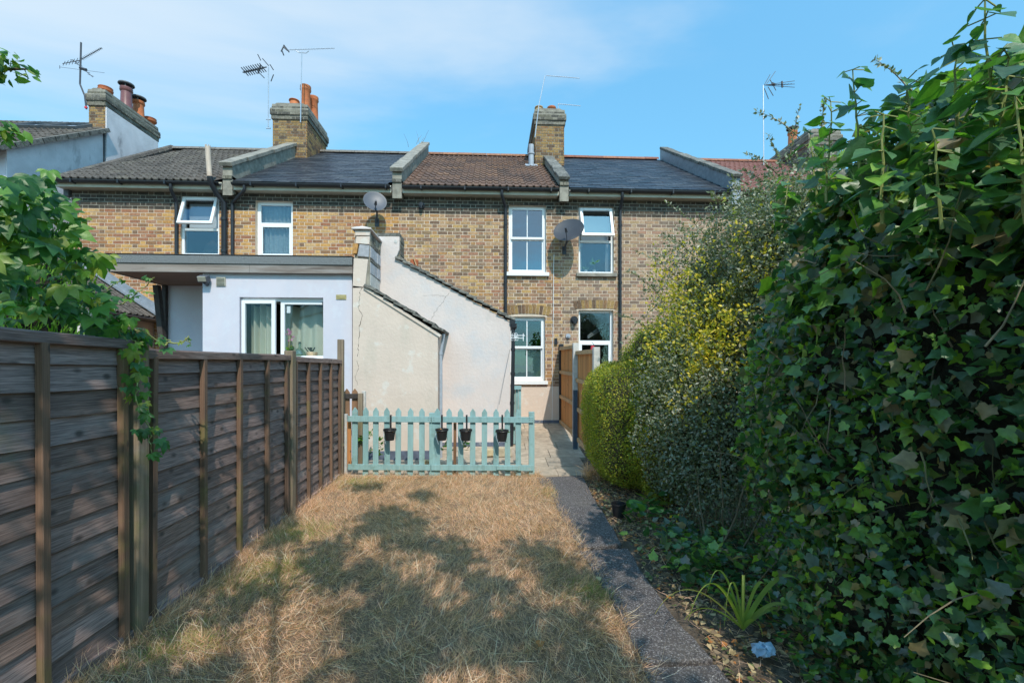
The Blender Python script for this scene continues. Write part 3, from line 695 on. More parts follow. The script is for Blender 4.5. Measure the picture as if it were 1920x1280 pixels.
# ================================================================== WINDOWS
def window(parent, x0, x1, z0, z1, y, style='sash', gl='glass_sky', gl_low=None, bars=True, mid=.5, sill=True, sill_ext=.06, fw=.05, label=None, room=True, sill_m='upvc', lip=.085):
    f = MB()
    f.box(x0, x0 + fw, y, y + .07, z0, z1); f.box(x1 - fw, x1, y, y + .07, z0, z1)
    f.box(x0 + fw, x1 - fw, y, y + .07, z1 - fw, z1); f.box(x0 + fw, x1 - fw, y, y + .07, z0, z0 + fw)
    w = f.build('window', M['upvc'], parent, bevel=.004, label=label)
    zm = z0 + (z1 - z0) * mid
    def sash(a, b, c, d, yy, name='sash', s=.045, tilt=None):
        mb = MB(); mb.box(a, a + s, yy, yy + .04, c, d); mb.box(b - s, b, yy, yy + .04, c, d)
        mb.box(a + s, b - s, yy, yy + .04, d - s, d); mb.box(a + s, b - s, yy, yy + .04, c, c + s * 1.15)
        if bars: xm = (a + b) / 2; mb.box(xm - .011, xm + .011, yy + .004, yy + .03, c + s * 1.15, d - s)
        return mb.build(name, M['upvc'], w, bevel=.003)
    def pane(a, b, c, d, yy, g):
        mb = MB(); mb.box(a, b, yy, yy + .005, c, d); return mb.build('pane', M[g], w)
    e = fw - .012
    if style == 'sash':
        sash(x0 + e, x1 - e, zm - .02, z1 - e, y - .012); pane(x0 + e + .045, x1 - e - .045, zm + .031, z1 - e - .045, y + .012, gl)
        sash(x0 + e, x1 - e, z0 + e, zm + .005, y + .034); pane(x0 + e + .045, x1 - e - .045, z0 + e + .05, zm - .04, y + .05, gl_low or gl)
    elif style == 'tophung':      # upper light swung out at the bottom
        mb = MB(); a, b, c, d = x0 + e, x1 - e, zm + .0, z1 - e; s = .06; ang = R(19)
        hinge = Vector((0, y - .005, d))
        def Q(x, zz_, t):
            v = Vector((x, t, zz_ - d)); v = Matrix.Rotation(-ang, 3, 'X') @ v; return v + hinge
        def qbox(bb, x_0, x_1, c0, c1, t0, t1):
            bb.add([Q(x_0, c0, t0), Q(x_1, c0, t0), Q(x_1, c0, t1), Q(x_0, c0, t1), Q(x_0, c1, t0), Q(x_1, c1, t0), Q(x_1, c1, t1), Q(x_0, c1, t1)], [(0, 3, 2, 1), (4, 5, 6, 7), (0, 1, 5, 4), (1, 2, 6, 5), (2, 3, 7, 6), (3, 0, 4, 7)])
        qbox(mb, a, a + s, c, d, -.03, .025); qbox(mb, b - s, b, c, d, -.03, .025); qbox(mb, a + s, b - s, d - s, d, -.03, .025); qbox(mb, a + s, b - s, c, c + s, -.03, .025)
        mb.build('sash', M['upvc'], w, bevel=.004)
        pb = MB(); qbox(pb, a + s, b - s, c + s, d - s, 0, .005); pb.build('pane', M[gl], w)
        tb = MB(); tb.box(x0 + fw, x1 - fw, y + .005, y + .06, zm - .05, zm + .005); tb.build('transom', M['upvc'], w, bevel=.003)
        pane(x0 + fw, x1 - fw, z0 + fw, zm - .05, y + .03, gl_low or gl)
    elif style == 'fixed':
        mb = MB(); mb.box(x0 + fw, x1 - fw, y + .005, y + .06, zm - .03, zm + .03); mb.build('transom', M['upvc'], w, bevel=.003)
        pane(x0 + fw, x1 - fw, zm + .03, z1 - fw, y + .03, gl); pane(x0 + fw, x1 - fw, z0 + fw, zm - .03, y + .03, gl_low or gl)
        mb = MB(); s = .04
        for (c, d) in ((z0 + fw, zm - .03),):
            mb.box(x0 + fw, x0 + fw + s, y - .006, y + .02, c, d); mb.box(x1 - fw - s, x1 - fw, y - .006, y + .02, c, d); mb.box(x0 + fw + s, x1 - fw - s, y - .006, y + .02, d - s, d)
        mb.build('sash', M['upvc'], w, bevel=.003)
    if sill:
        mb = MB(); mb.box(x0 - sill_ext, x1 + sill_ext, YF - .075, y + .05, z0 - lip, z0 - .003); mb.build('sill', M[sill_m], w, bevel=.006)
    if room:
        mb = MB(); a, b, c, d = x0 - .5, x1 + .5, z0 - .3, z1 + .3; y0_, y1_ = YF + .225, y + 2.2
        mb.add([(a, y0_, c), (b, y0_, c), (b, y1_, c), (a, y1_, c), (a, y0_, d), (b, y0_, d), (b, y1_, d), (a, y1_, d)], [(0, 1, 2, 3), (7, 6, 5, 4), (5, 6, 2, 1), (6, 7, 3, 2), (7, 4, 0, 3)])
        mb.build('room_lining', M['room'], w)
    return w
def curtain(parent, x0, x1, z0, z1, y, m, waves=6, amp=.03, name='curtain', top=None):
    mb = MB(); n = waves * 10; vs_ = []
    for k in range(2):
        for i in range(n + 1):
            u = i / n; yy = y + amp * math.sin(2 * math.pi * waves * u) + amp * .4 * math.sin(7.3 * u * waves)
            zt = z1 if top is None else z1 - top * abs(math.sin(math.pi * waves / 2 * u))
            vs_.append((x0 + (x1 - x0) * u, yy, z0 if k == 0 else zt))
    mb.add(vs_, [(i, i + 1, n + 1 + i + 1, n + 1 + i) for i in range(n)])
    return mb.build(name, m, parent, smooth=True)
def arch(parent, x0, x1, z, m, h=.22, rise=.06, y=None):
    """segmental arch of bricks on edge, each its own piece"""
    n = max(6, int((x1 - x0 + .1) / .076)); w = x1 - x0 + .08; y = YF if y is None else y
    for i in range(n):
        t0, t1 = i / n, (i + 1) / n
        def pt(t, k):
            x = x0 - .04 + w * t; sp = (t - .5) * .5
            return Vector((x + sp * k * h, y, z + rise * (1 - (2 * t - 1) ** 2) + k * h))
        a, b, c, d = pt(t0 + .06 / n, .02), pt(t1 - .06 / n, .02), pt(t1 - .06 / n, 1), pt(t0 + .06 / n, 1)
        mb = MB(); yo = -.012
        mb.add([a + Vector((0, yo, 0)), b + Vector((0, yo, 0)), c + Vector((0, yo, 0)), d + Vector((0, yo, 0)), a + Vector((0, .02, 0)), b + Vector((0, .02, 0)), c + Vector((0, .02, 0)), d + Vector((0, .02, 0))],
               [(0, 1, 2, 3), (0, 4, 5, 1), (1, 5, 6, 2), (2, 6, 7, 3), (3, 7, 4, 0)])
        mb.build('arch_brick', m, parent)

# ================================================================== HOUSES
def WR(pxa, pxb, pya, pyb, Y=YF):         # pixel rectangle -> x0,x1,z0,z1 on a plane
    a = P(pxa, pyb, Y); b = P(pxb, pya, Y); return a.x, b.x, a.z, b.z
PW = {k: PX(v, YF) for k, v in dict(a=135, b=437, c=748, d=1055, e=1371, f=1700).items()}
house_spec = [
    ('a', 'b', 'brick_orange', 'tile_grey', 'ridge_grey', 'orange brick end terraced house with hipped grey tile roof and a top-hung window ajar'),
    ('b', 'c', 'brick_orange', 'slate', 'ridge_grey', 'terraced house of orange brick with slate roof, above the flat roofed white extension'),
    ('c', 'd', 'brick_brown', 'tile_brown', 'ridge_orange', 'terraced house with brown tiled roof and two sash windows, behind the picket fence'),
    ('d', 'e', 'brick_pale', 'slate', 'ridge_red', 'terraced house with slate roof and red ridge tiles, behind the orange board fence'),
    ('e', 'f', 'brick_pale', 'tile_red', 'ridge_red', 'terraced house with red tiled roof, mostly hidden behind the variegated shrub')]
wins = {
    'a': [WR(339, 411, 368, 480)],
    'b': [WR(479, 549, 377, 482)],
    'c': [WR(954, 1024, 386, 511), WR(955, 1022, 592, 714)],
    'd': [WR(1085, 1151, 388, 510), WR(1085, 1150, 583, 690)],
    'e': []}
arches = {'c': [(WR(950, 1026, 571, 594))], 'd': [(WR(1081, 1153, 561, 582))]}
Z0W = .30; ZTW = ZE - .12
houses = {}
vis = {'a': (140, 430, 378, 600), 'b': (440, 745, 378, 478), 'c': (755, 1050, 380, 600), 'd': (1060, 1300, 380, 600), 'e': (1375, 1440, 380, 420)}
def topix(x, y, z):
    xc = x * math.cos(TH) - y * math.sin(TH); t = x * math.sin(TH) + y * math.cos(TH)
    return 960 + F * xc / t, VPY - F * (z - HC) / t
for a, b, bk, rk, rgk, lab in house_spec:
    xa, xb = PW[a], PW[b]
    h = thing('terraced_house', ((xa + xb) / 2, YF, .38), lab, 'house', 'brick terraced houses in a row'); houses[a] = h
    ops = [list(o) for o in wins[a]]
    for o in ops: # snap heads and sills to courses
        o[2] = Z0W + round((o[2] - Z0W) / CH) * CH; o[3] = Z0W + round((o[3] - Z0W) / CH) * CH
    wins[a] = ops
    holed_wall('wall', M['mortar'], h, xa, xb, Z0W, ZTW, YF, YF + .22, ops)
    bops = [(o[0] - xa, o[1] - xa, o[2] - Z0W, o[3] - Z0W) for o in ops]
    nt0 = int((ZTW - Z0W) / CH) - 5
    holed_wall('dark_band', M['mortar_dark'], h, xa + .001, xb - .001, Z0W + nt0 * CH + .004, ZTW - .002, YF - .0015, YF + .01, ops)  # strip of darker mortar behind the top courses
    for q in arches.get(a, []): bops.append((q[0] - xa, q[1] - xa, q[2] - Z0W + .02, q[3] - Z0W - .03))
    if a == 'c': bops.append((PX(955, YF) - xa, xb - xa, -1, P(1000, 724, YF).z - Z0W))
    vr = vis[a]
    def see(c0, c1, z, xa=xa, vr=vr):
        px, py = topix(xa + c0, YF, Z0W + z); return vr[0] < px < vr[1] - 14 and vr[2] < py < vr[3]
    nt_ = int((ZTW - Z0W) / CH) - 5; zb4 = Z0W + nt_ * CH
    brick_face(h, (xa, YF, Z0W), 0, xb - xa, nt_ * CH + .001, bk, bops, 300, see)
    brick_face(h, (xa, YF, zb4), 0, xb - xa, 5 * CH + .001, 'brick_dark', [(q[0], q[1], q[2] - nt_ * CH, q[3] - nt_ * CH) for q in bops])  # top courses laid in the darker brick
    # flank, back and floor so the house is a closed body
    mbk = MB(); mbk.box(xa + .001, xb - .001, 18.2, 18.42, Z0W, ZTW); mbk.box(xa, xa + .1, YF + .221, 18.2, Z0W, ZTW); mbk.box(xb - .1, xb, YF + .221, 18.2, Z0W, ZTW)
    mbk.build('side_and_back_wall', M['mortar_dark'], h)
    if a == 'a':
        # hipped left end
        xh = PX(322, YR)
        mb = MB(); o_ = .15; xl = xa - o_
        A, B, C, D, E = (xl, YE + .06, ZE - .07), (xb, YE + .06, ZE - .07), (xb, YR, ZR - .03), (xh, YR, ZR - .03), (xl, 2 * YR - YE, ZE - .07)
        Fp = (xb, 2 * YR - YE, ZE - .07)
        low = [(p[0], p[1], p[2] - .08) for p in (A, B, C, D, E, Fp)]
        mb.add([A, B, C, D, E, Fp] + low, [(0, 1, 2, 3), (0, 3, 4), (3, 2, 5, 4), (0, 6, 7, 1), (0, 4, 10, 6), (1, 7, 8, 2), (6, 9, 8, 7), (6, 10, 9), (9, 10, 11, 8)])
        mb.build('roof', M['tile_grey'], h)
        hipx = lambda s: xl + (xh - xl) * (s / SLEN)
        lay_roof(h, xl, xb - .12, tile_me[rk], .33, .30, name='roof_tile', halfbond=False, clip=lambda x, s: x > hipx(s) - .05)
        # hip tiles
        n = 16
        for i in range(n):
            p0 = Vector(A).lerp(Vector(D), i / n) + Vector((0, 0, .06)); p1 = Vector(A).lerp(Vector(D), (i + 1.05) / n) + Vector((0, 0, .075))
            hb = MB(); hb.tube([p0, p1], [.10, .085], 8); hb.build('hip_tile', M['tile_grey'], h)
        ridge(h, xh, xb - .12, M[rgk]); gutter(h, xl - .02, xb - .13)
        # gutter return round the hipped end
        gb = MB(); gb.box(xl - .06, xl, YE, 2 * YR - YE, ZE - .10, ZE - .03); gb.build('side_gutter', M['black_pl'], h)
    else:
        roof_deck(h, xa, xb, M['mortar_dark'] if rk != 'slate' else M['slate'])
        xr = xb - .12 if a != 'e' else xb
        if rk == 'slate': lay_roof(h, xa + .12, xr, slate_me, .205, .30, name='slate')
        else: lay_roof(h, xa + .12, xr, tile_me[rk], .33, .30, name='roof_tile', halfbond=False)
        ridge(h, xa + .12, xr, M[rgk]); gutter(h, xa + .12, xr - .01)

# ---- party walls standing up through the roof, with their copings and corbels
def party(owner, xc, m_cop, rise=.30, w=.20, label=None, lead_side=0, brickcap=False, steps=5, topY=YR + .1, mw='brick_sooty'):
    ya, yb = YE + .02, topY
    def zr(y): return ZE + (y - YE) * math.tan(SLP)
    mb = MB(); x0, x1 = xc - w / 2, xc + w / 2
    prof = [(ya, zr(ya) - .3), (ya, zr(ya) + rise), (yb, zr(yb) + rise), (yb, zr(yb) - .3)]
    n = 4; mb.add([(x0, y, z) for y, z in prof] + [(x1, y, z) for y, z in prof], [(0, 1, 2, 3), (7, 6, 5, 4), (0, 4, 5, 1), (1, 5, 6, 2), (2, 6, 7, 3), (3, 7, 4, 0)])
    pw = mb.build('parapet_wall', M['mortar_dark'] if not lead_side else M['lead'], owner)
    k = 7 if not brickcap else 16
    for i in range(k):
        y0, y1 = ya - .06 + (yb - ya + .06) * i / k, ya - .06 + (yb - ya + .06) * (i + 1) / k
        j = random.uniform(-.012, .012); ww = w / 2 + .035 + random.uniform(-.01, .01); t = .085 if not brickcap else .07
        a = Vector((xc + j, y0 + .006, zr(y0) + rise + j * .4)); b = Vector((xc + j, y1 - .006, zr(y1) + rise + j * .4))
        cb = MB(); up = Vector((0, -math.sin(SLP), math.cos(SLP)))
        cb.obox((a + b) / 2 + up * t / 2, b - a, Vector((ww * 2, 0, 0)), up * t)
        cb.build('coping_stone', M[m_cop], pw, bevel=.008)
    # corbelled kneeler at the eave
    for i in range(steps):
        out = .24 - i * .045; z1 = ZE + .13 - i * CH; hb = MB()
        for (u0, u1) in (((x0, xc - .005), (xc + .005, x1)) if i % 2 else ((x0, x0 + .07), (x0 + .08, x1))):
            hb.box(u0, u1, YF - out, YF + .002, z1 - CH + .008, z1)
        hb.box(x0 + .004, x1 - .004, YF - out + .006, YF, z1 - CH, z1 - CH + .009)
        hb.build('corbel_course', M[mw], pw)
party(houses['a'], PW['b'], 'concrete', .34)
party(houses['b'], PW['c'], 'concrete', .30)
party(houses['c'], PW['d'], 'moss_coping', .20, brickcap=True)
party(houses['d'], PW['e'], 'moss_coping', .34, lead_side=1, brickcap=True)

# ---- windows
def bar_(parent, *a, m='upvc', **k):
    mb = MB(); mb.box(*a); return mb.build(k.get('name', 'bar'), M[m], parent)
yw = YF + .09
o = wins['a'][0]
w1 = window(houses['a'], o[0], o[1], o[2], o[3], yw - .05, 'tophung', 'glass', 'glass', bars=False, mid=.46, sill=False, label='window with its top light swung open')
bl = MB(); bl.box(o[0] + .07, o[1] - .07, yw + .09, yw + .1, o[2] + (o[3] - o[2]) * .5, o[3] - .12); bl.build('blind', M['blind'], w1)
gd = MB(); hx = (o[0] + o[1]) / 2 + .02; gd.prism([(hx - .2, o[2]), (hx + .22, o[2]), (hx + .16, o[2] + .3), (hx + .04, o[2] + .44), (hx - .12, o[2] + .3)], yw + .25, yw + .5); gd.build('dark_ornament', M['dark_timber'], w1)
o = wins['b'][0]
w2 = window(houses['b'], o[0], o[1], o[2], o[3], yw, 'fixed', 'glass', 'glass', bars=False, mid=.60, sill=False, fw=.075)
curtain(w2, o[0] + .06, o[1] - .06, o[2], o[3] - .05, yw + .12, M['lace'], 7, .022, name='lace_curtain')
o = wins['c'][0]
window(houses['c'], o[0], o[1], o[2], o[3], yw, 'sash', 'glass_sky', 'glass_sky', mid=.52, label='upper sash window reflecting blue sky')
o = wins['c'][1]
w3 = window(houses['c'], o[0], o[1], o[2], o[3], yw, 'sash', 'glass', 'glass', mid=.52, label='lower sash window, frosted below')
fz_ = MB(); fz_.box(o[0] + .08, o[1] - .08, yw + .058, yw + .062, o[2] + .08, o[2] + (o[3] - o[2]) * .52 - .04); fz_.build('frosted_film', M['frosted'], w3)
o = wins['d'][0]
w4 = window(houses['d'], o[0], o[1], o[2], o[3], yw - .02, 'tophung', 'glass_sky', 'glass', bars=False, mid=.50, sill_m='concrete', label='window with its top light ajar above pot plants')
curtain(w4, o[0] + .05, o[0] + .12, o[2] + .05, o[3] - .05, yw + .14, M['lace'], 2, .015); curtain(w4, o[1] - .14, o[1] - .06, o[2] + .05, o[3] - .05, yw + .14, M['blind'], 2, .015)
bl = MB(); bl.box(o[0] + .1, o[1] - .1, yw + .12, yw + .13, o[2] + (o[3] - o[2]) * .5, o[3] - .1); bl.build('blind', M['blind'], w4)
o4 = o
o = wins['d'][1]
w5 = window(houses['d'], o[0], o[1], o[2], o[3], yw, 'fixed', 'glass', 'glass', bars=False, mid=.45, label='ground floor window with dark glass')
for k in range(3):
    mb = MB(); mb.beam((o[0] + .28, yw + .25, o[3] - .62 + k * .03), (o[1] - .05, yw + .55, o[3] - .34 + k * .05), .012, .012); mb.build('airer_rail', M['upvc'], w5)
for q in arches['c']: arch(houses['c'], q[0], q[1], q[2] + .03, M['brick_yellow'], h=.20, rise=.045)
for q in arches['d']: arch(houses['d'], q[0], q[1], q[2] + .03, M['brick_yellow'], h=.19, rise=.02)

# small plants on the sill of the right-hand upper window
def sill_plant(x, y, z, h, label, n=12, spread=.12):
    t = thing('pot_plant', (x, y, z), label, 'plant')
    mb = MB(); mb.lathe((x, y, z), [(0, 0), (.035, 0), (.045, .06), (.04, .06), (0, .055)], 12); mb.build('pot', M['blind'], t)
    st = MB(); st.tube([(x, y, z + .05), (x, y, z + h * .5)], .006, 5); st.build('stem', M['green_stem'], t)
    pos = np.tile([[x, y, z + h * .45]], (n, 1)) + RNG.normal(size=(n, 3)) * .012; tip = rnd_dir(n); tip[:, 2] = np.abs(tip[:, 2]) + .2; tip[:, 1] *= .6
    me = leaves_mesh('foliage', M['conifer'], 'oval', pos, tip, rnd_dir(n), RNG.uniform(.6, 1, n) * spread); stuff_obj('foliage', me, t)
sill_plant(o4[0] + .40, yw + .09, o4[2] + .05, .42, 'spiky pot plant behind glass in the window beside the grey dish', 16, .2)
sill_plant(o4[0] + .20, yw + .09, o4[2] + .05, .18, 'small leafy pot plant behind glass, left of the spiky one', 16, .10)

# painted plinth wall under the lower sash window
mb = MB(); x0 = PX(955, YF) ; zt = P(1000, 724, YF).z
mb.box(x0, PW['d'] - .02, YF - .018, YF + .002, gz(YF) + .07, zt)
mb.build('rendered_plinth', M['cream_near'], houses['c'])
mb = MB(); mb.box(x0, PW['d'] - .02, YF - .03, YF + .002, Z0W, gz(YF) + .07); mb.build('black_base', M['plinth'], houses['c'])
mb = MB(); p = P(1028, 797, YF - .1); mb.tube([(p.x, YF, p.z), (p.x, YF - .12, p.z), (p.x, YF - .12, p.z - .09)], .04, 10); mb.build('waste_pipe', M['black_pl'], houses['c'])

# ---- rainwater and soil pipes
def swan(px_top, px_pipe, bottom_z, owner, y_out=YE - .03, r=.034, clips=(4.9, 3.6, 2.4)):
    xt, xp = PX(px_top, y_out), PX(px_pipe, YF - .05); z = ZE - .09
    pts = [(xt, y_out, z), (xt, y_out, z - .09), (xt + (xp - xt) * .15, y_out + .03, z - .14), (xp, YF - .06, z - .30), (xp, YF - .055, z - .40), (xp, YF - .055, bottom_z)]
    return pipe(owner, pts, r, clips=clips)
swan(320, 331, 3.0, houses['a'])
swan(458, 436, 3.0, houses['b'])
swan(941, 948, gz(9) + .1 + 2.2, houses['c'])
swan(1167, 1163, .9, houses['d'])
# boiler flue and soil stack
x = PX(420, YF - .09)
pipe(houses['a'], [(x, YF - .09, 2.9), (x, YF - .09, 5.25), (x - .10, YF - .20, 5.42), (x - .12, YF - .36, 5.58), (x - .13, YF - .38, 5.70)], .055, name='soil_stack', clips=(4.9, 4.2))
pipe(houses['a'], [(x - .13, YF - .38, 5.69), (x - .17, YF - .38, 6.32)], .052, m=M['pipe_pale'], name='vent_pipe')
mb = MB()
for k in range(8):
    a_ = k * math.pi / 4; mb.box(x - .17 + .045 * math.cos(a_) - .006, x - .17 + .045 * math.cos(a_) + .006, YF - .38 + .045 * math.sin(a_) - .006, YF - .38 + .045 * math.sin(a_) + .006, 6.30, 6.36)
mb.build('vent_crown', M['pipe_pale'], houses['a'])
# flue pipe on the brown roof
q = P(996, 330, 12.7); zr = ZE + (12.7 - YE) * math.tan(SLP)
mb = MB(); mb.tube([(q.x, 12.7, zr - .05), (q.x, 12.7, zr + .60)], .075, 14); mb.tube([(q.x, 12.7, zr + .33), (q.x, 12.7, zr + .37)], .095, 14)
mb.obox((q.x, 12.68, zr + .02), (.34, 0, 0), Vector((0, math.cos(SLP), math.sin(SLP))) * .3, Vector((0, -math.sin(SLP), math.cos(SLP))) * .03)
mb.build('roof_vent', M['grey_pl'], houses['c'], smooth=True)
# round flues and vents on the wall
def wall_flue(px, py, owner, r=.05, out=.16):
    p = P(px, py, YF); mb = MB(); mb.tube([(p.x, YF, p.z), (p.x, YF - out, p.z)], r, 14); mb.lathe((p.x, YF - .02, p.z), [(r * 1.5, 0), (r * 1.5, .02), (0, .02)], 14, axis=(0, -1, 0))
    mb.tube([(p.x, YF - out + .02, p.z), (p.x, YF - out + .02, p.z - .09)], r * .6, 10)
    mb.build('wall_flue', M['black_pl'], owner, smooth=True)
wall_flue(791, 386, houses['c'], .045, .12); wall_flue(1076, 600, houses['d'], .06, .12)
p = P(1065, 630, YF); mb = MB(); mb.tube([(p.x, YF, p.z), (p.x, YF - .07, p.z - .02)], .022, 10); mb.lathe((p.x, YF - .012, p.z), [(.06, 0), (.055, .02), (0, .02)], 10, axis=(0, -1, 0)); mb.build('overflow_pipe', M['grey_pl'], houses['d'])
p = P(1042, 640, YF); mb = MB(); mb.box(p.x - .03, p.x + .03, YF - .05, YF, p.z - .07, p.z + .07); mb.build('junction_box', M['black_pl'], houses['d'])
# white cable down the wall
p0, p1 = P(1038, 478, YF), P(1035, 790, YF)
mb = MB(); pts = [p0 + (p1 - p0) * (i / 12) + Vector((random.uniform(-.006, .006), -.022, 0)) for i in range(13)]; mb.tube(pts, .006, 5); mb.build('white_cable', M['upvc'], houses['c'])

# ---- chimneys
def brick_box(parent, x0, x1, y0, y1, z0, z1, mk, cap=.38, n_ind=140, sidemat=None, name='chimney', capside=None):
    mb = MB(); mb.box(x0 + .012, x1 - .012, y0 + .012, y1 - .012, z0, z1); mb.box(x0 - .01, x1 + .01, y0 - .01, y1 + .01, z1 - .002, z1 + .05)
    c = mb.build(name, M['mortar_dark'], parent)
    H = z1 - z0 - cap
    brick_face(c, (x0, y0 + .011, z0), 0, x1 - x0, H, mk, n_ind=n_ind)
    brick_face(c, (x1 - .011, y0, z0), math.pi / 2, y1 - y0, H, mk)
    brick_face(c, (x0 + .011, y1, z0), -math.pi / 2, y1 - y0, H, mk)
    # oversailing courses
    for k, (dz0, dz1, e) in enumerate(((0, .12, .03), (.12, .30, .055), (.30, .40, .02))):
        q = MB(); z_ = z1 - cap + dz0; q.box(x0 - e + .008, x1 + e - .008, y0 - e + .008, y1 + e - .008, z_, z1 - cap + dz1); q.build('cap_core', M['mortar_dark'], c)
        nr = max(1, round((dz1 - dz0) / CH)); hgt = nr * CH
        for (ox, oy, rz, wd) in ((x0 - e, y0 - e + .008, 0, x1 - x0 + 2 * e), (x1 + e - .008, y0 - e, math.pi / 2, y1 - y0 + 2 * e), (x0 - e + .008, y1 + e, -math.pi / 2, y1 - y0 + 2 * e)):
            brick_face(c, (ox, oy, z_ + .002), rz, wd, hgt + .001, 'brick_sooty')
    q = MB(); q.prism([(x0 - .01, z1 + .01), (x1 + .01, z1 + .01), (x1 - .12, z1 + .09), (x0 + .12, z1 + .09)], y0, y1); q.build('flaunching', M['concrete'], c)
    return c
def chimney_pot(parent, x, y, z, h=.45, r=.13, m='pot', cowl=False, squat=False):
    mb = MB()
    if squat: prof = [(r * .7, 0), (r * .75, h * .3), (r * 1.25, h * .55), (r * 1.3, h * .75), (r * 1.1, h * .8), (r * 1.25, h), (r * .9, h), (r * .7, h * .4)]
    else: prof = [(r * 1.05, 0), (r * .95, h * .1), (r * .85, h * .8), (r * 1.0, h * .84), (r * 1.05, h * .88), (r * .95, h * .9), (r * 1.02, h * .95), (r * 1.0, h), (r * .8, h), (r * .75, h * .3)]
    mb.lathe((x, y, z), prof, 20); p = mb.build('chimney_pot', M[m], parent, smooth=True)
    if cowl:
        cb = MB(); cb.lathe((x, y, z + h + .09), [(r * 1.15, -.02), (r * 1.3, 0), (r * 1.25, .03), (r * .6, .06), (0, .07)], 18)
        for k in range(4): a_ = k * math.pi / 2 + .5; cb.box(x + r * .85 * math.cos(a_) - .01, x + r * .85 * math.cos(a_) + .01, y + r * .85 * math.sin(a_) - .01, y + r * .85 * math.sin(a_) + .01, z + h - .01, z + h + .09)
        cb.build('cowl', M['cowl'] if m != 'pot_c' else M['pot'], p, smooth=True)
    return p
# chimney between house 1 and 2
a_, b_ = P(511, 190, 13.2), P(576, 190, 13.2)
c2 = brick_box(houses['a'], a_.x, b_.x, 13.2, 14.75, 7.2, P(540, 196, 13.2).z - .05, 'brick_yellow', n_ind=130)
zc = P(540, 196, 13.2).z
xm = (a_.x + b_.x) / 2
chimney_pot(c2, xm + .06, 13.35, zc - .0, .20, .14); chimney_pot(c2, xm + .22, 13.75, zc + .0, .86, .15); chimney_pot(c2, xm + .30, 14.15, zc, .78, .14); chimney_pot(c2, xm + .12, 14.5, zc, .3, .13)
# chimney between house 3 and 4
a_, b_ = P(1003, 200, 12.85), P(1058, 200, 12.85)
zc = P(1030, 206, 12.85).z
c3 = brick_box(houses['c'], a_.x, b_.x, 12.85, 14.8, 7.2, zc - .05, 'brick_yellow', n_ind=120)
xm = (a_.x + b_.x) / 2
chimney_pot(c3, xm - .28, 13.1, zc, .20, .12, 'wicker'); chimney_pot(c3, xm + .13, 13.4, zc, .38, .13); chimney_pot(c3, xm + .06, 14.0, zc, .32, .13)
# chimney on house 5 side
xL = PX(1440, 14.8); yN = xL and 12.85
zc = P(1500, 243, 12.85).z
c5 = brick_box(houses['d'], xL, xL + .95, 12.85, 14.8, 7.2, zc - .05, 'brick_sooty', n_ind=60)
chimney_pot(c5, xL + .30, 14.0, zc, .55, .14, cowl=True); 


# ================================================================== far left rendered house
XG = P(197, 262, 12.55).x
fh = thing('rendered_house', (XG - 2, 10.1, .3), 'grey rendered gable end house with skylights and tall white sided chimney, far left', 'house')
def zg(y): return 6.30 + (y - 10.0) * (7.98 - 6.30) / 2.55
yrg = 13.4
mb = MB(); prof = [(10.1, .2), (10.1, zg(10.1)), (yrg, zg(yrg)), (16.7, zg(10.1)), (16.7, .2)]
n = 5; mb.add([(XG - 4.5, y, z) for y, z in prof] + [(XG, y, z) for y, z in prof], [(0, 1, 2, 3, 4), (9, 8, 7, 6, 5), (0, 5, 6, 1), (3, 8, 9, 4), (1, 6, 7, 2), (2, 7, 8, 3)])
mb.build('wall', M['render_grey'], fh)
sl0 = math.atan2(zg(yrg) - zg(10), yrg - 10)
fr_ = MB(); fr_.add([(XG - 4.6, 9.85, zg(9.85) + .02), (XG - .005, 9.85, zg(9.85) + .02), (XG - .005, yrg, zg(yrg) + .06), (XG - 4.6, yrg, zg(yrg) + .06), (XG - 4.6, 9.85, zg(9.85) - .08), (XG - .005, 9.85, zg(9.85) - .08), (XG - .005, yrg, zg(yrg) - .05), (XG - 4.6, yrg, zg(yrg) - .05), (XG - 4.6, 16.95, zg(9.85)), (XG - .005, 16.95, zg(9.85))],
                    [(0, 1, 2, 3), (0, 4, 5, 1), (1, 5, 6, 2), (4, 7, 6, 5), (3, 2, 9, 8), (7, 8, 9, 6)])
fr_.build('roof', M['tile_grey'], fh)
lay_roof(fh, XG - 4.5, XG + .10, tile_me['tile_grey'], .33, .30, org_y=9.85, org_z=zg(9.85) + .04, slope=sl0, slen=(yrg - 9.85) / math.cos(sl0) - .1, n_ind=150, name='roof_tile', halfbond=False, clip=lambda x, s_: s_ * math.cos(sl0) < 2.6 or x + .16 < XG)
vb = MB()
for i in range(9):
    y0, y1 = 9.85 + 2.68 * i / 9, 9.85 + 2.68 * (i + 1) / 9
    vb.beam((XG + .07, y0, zg(y0) + .0), (XG + .07, y1 + .02, zg(y1) + .012), .11, .10)
vb.build('verge', M['moss_coping'], fh)
for pa, pb in ((18, 70), (84, 142)):
    y0, y1 = 12.1, 12.75
    x0, x1 = P(pa, 265, y0).x, P(pb, 265, y0).x
    up = Vector((0, -math.sin(sl0), math.cos(sl0))); al = Vector((0, math.cos(sl0), math.sin(sl0)))
    cc = Vector(((x0 + x1) / 2, (y0 + y1) / 2, zg((y0 + y1) / 2) + .10))
    fb = MB(); 
    for sgn in (-1, 1):
        fb.obox(cc + Vector((sgn * (x1 - x0) / 2, 0, 0)), (.06, 0, 0), al * .85, up * .1); fb.obox(cc + al * sgn * .40, (x1 - x0, 0, 0), al * .06, up * .1)
    sk = fb.build('skylight', M['cowl'], fh); gb = MB(); gb.obox(cc, (x1 - x0 - .05, 0, 0), al * .76, up * .03); gb.build('pane', M['glass_sky'], sk)
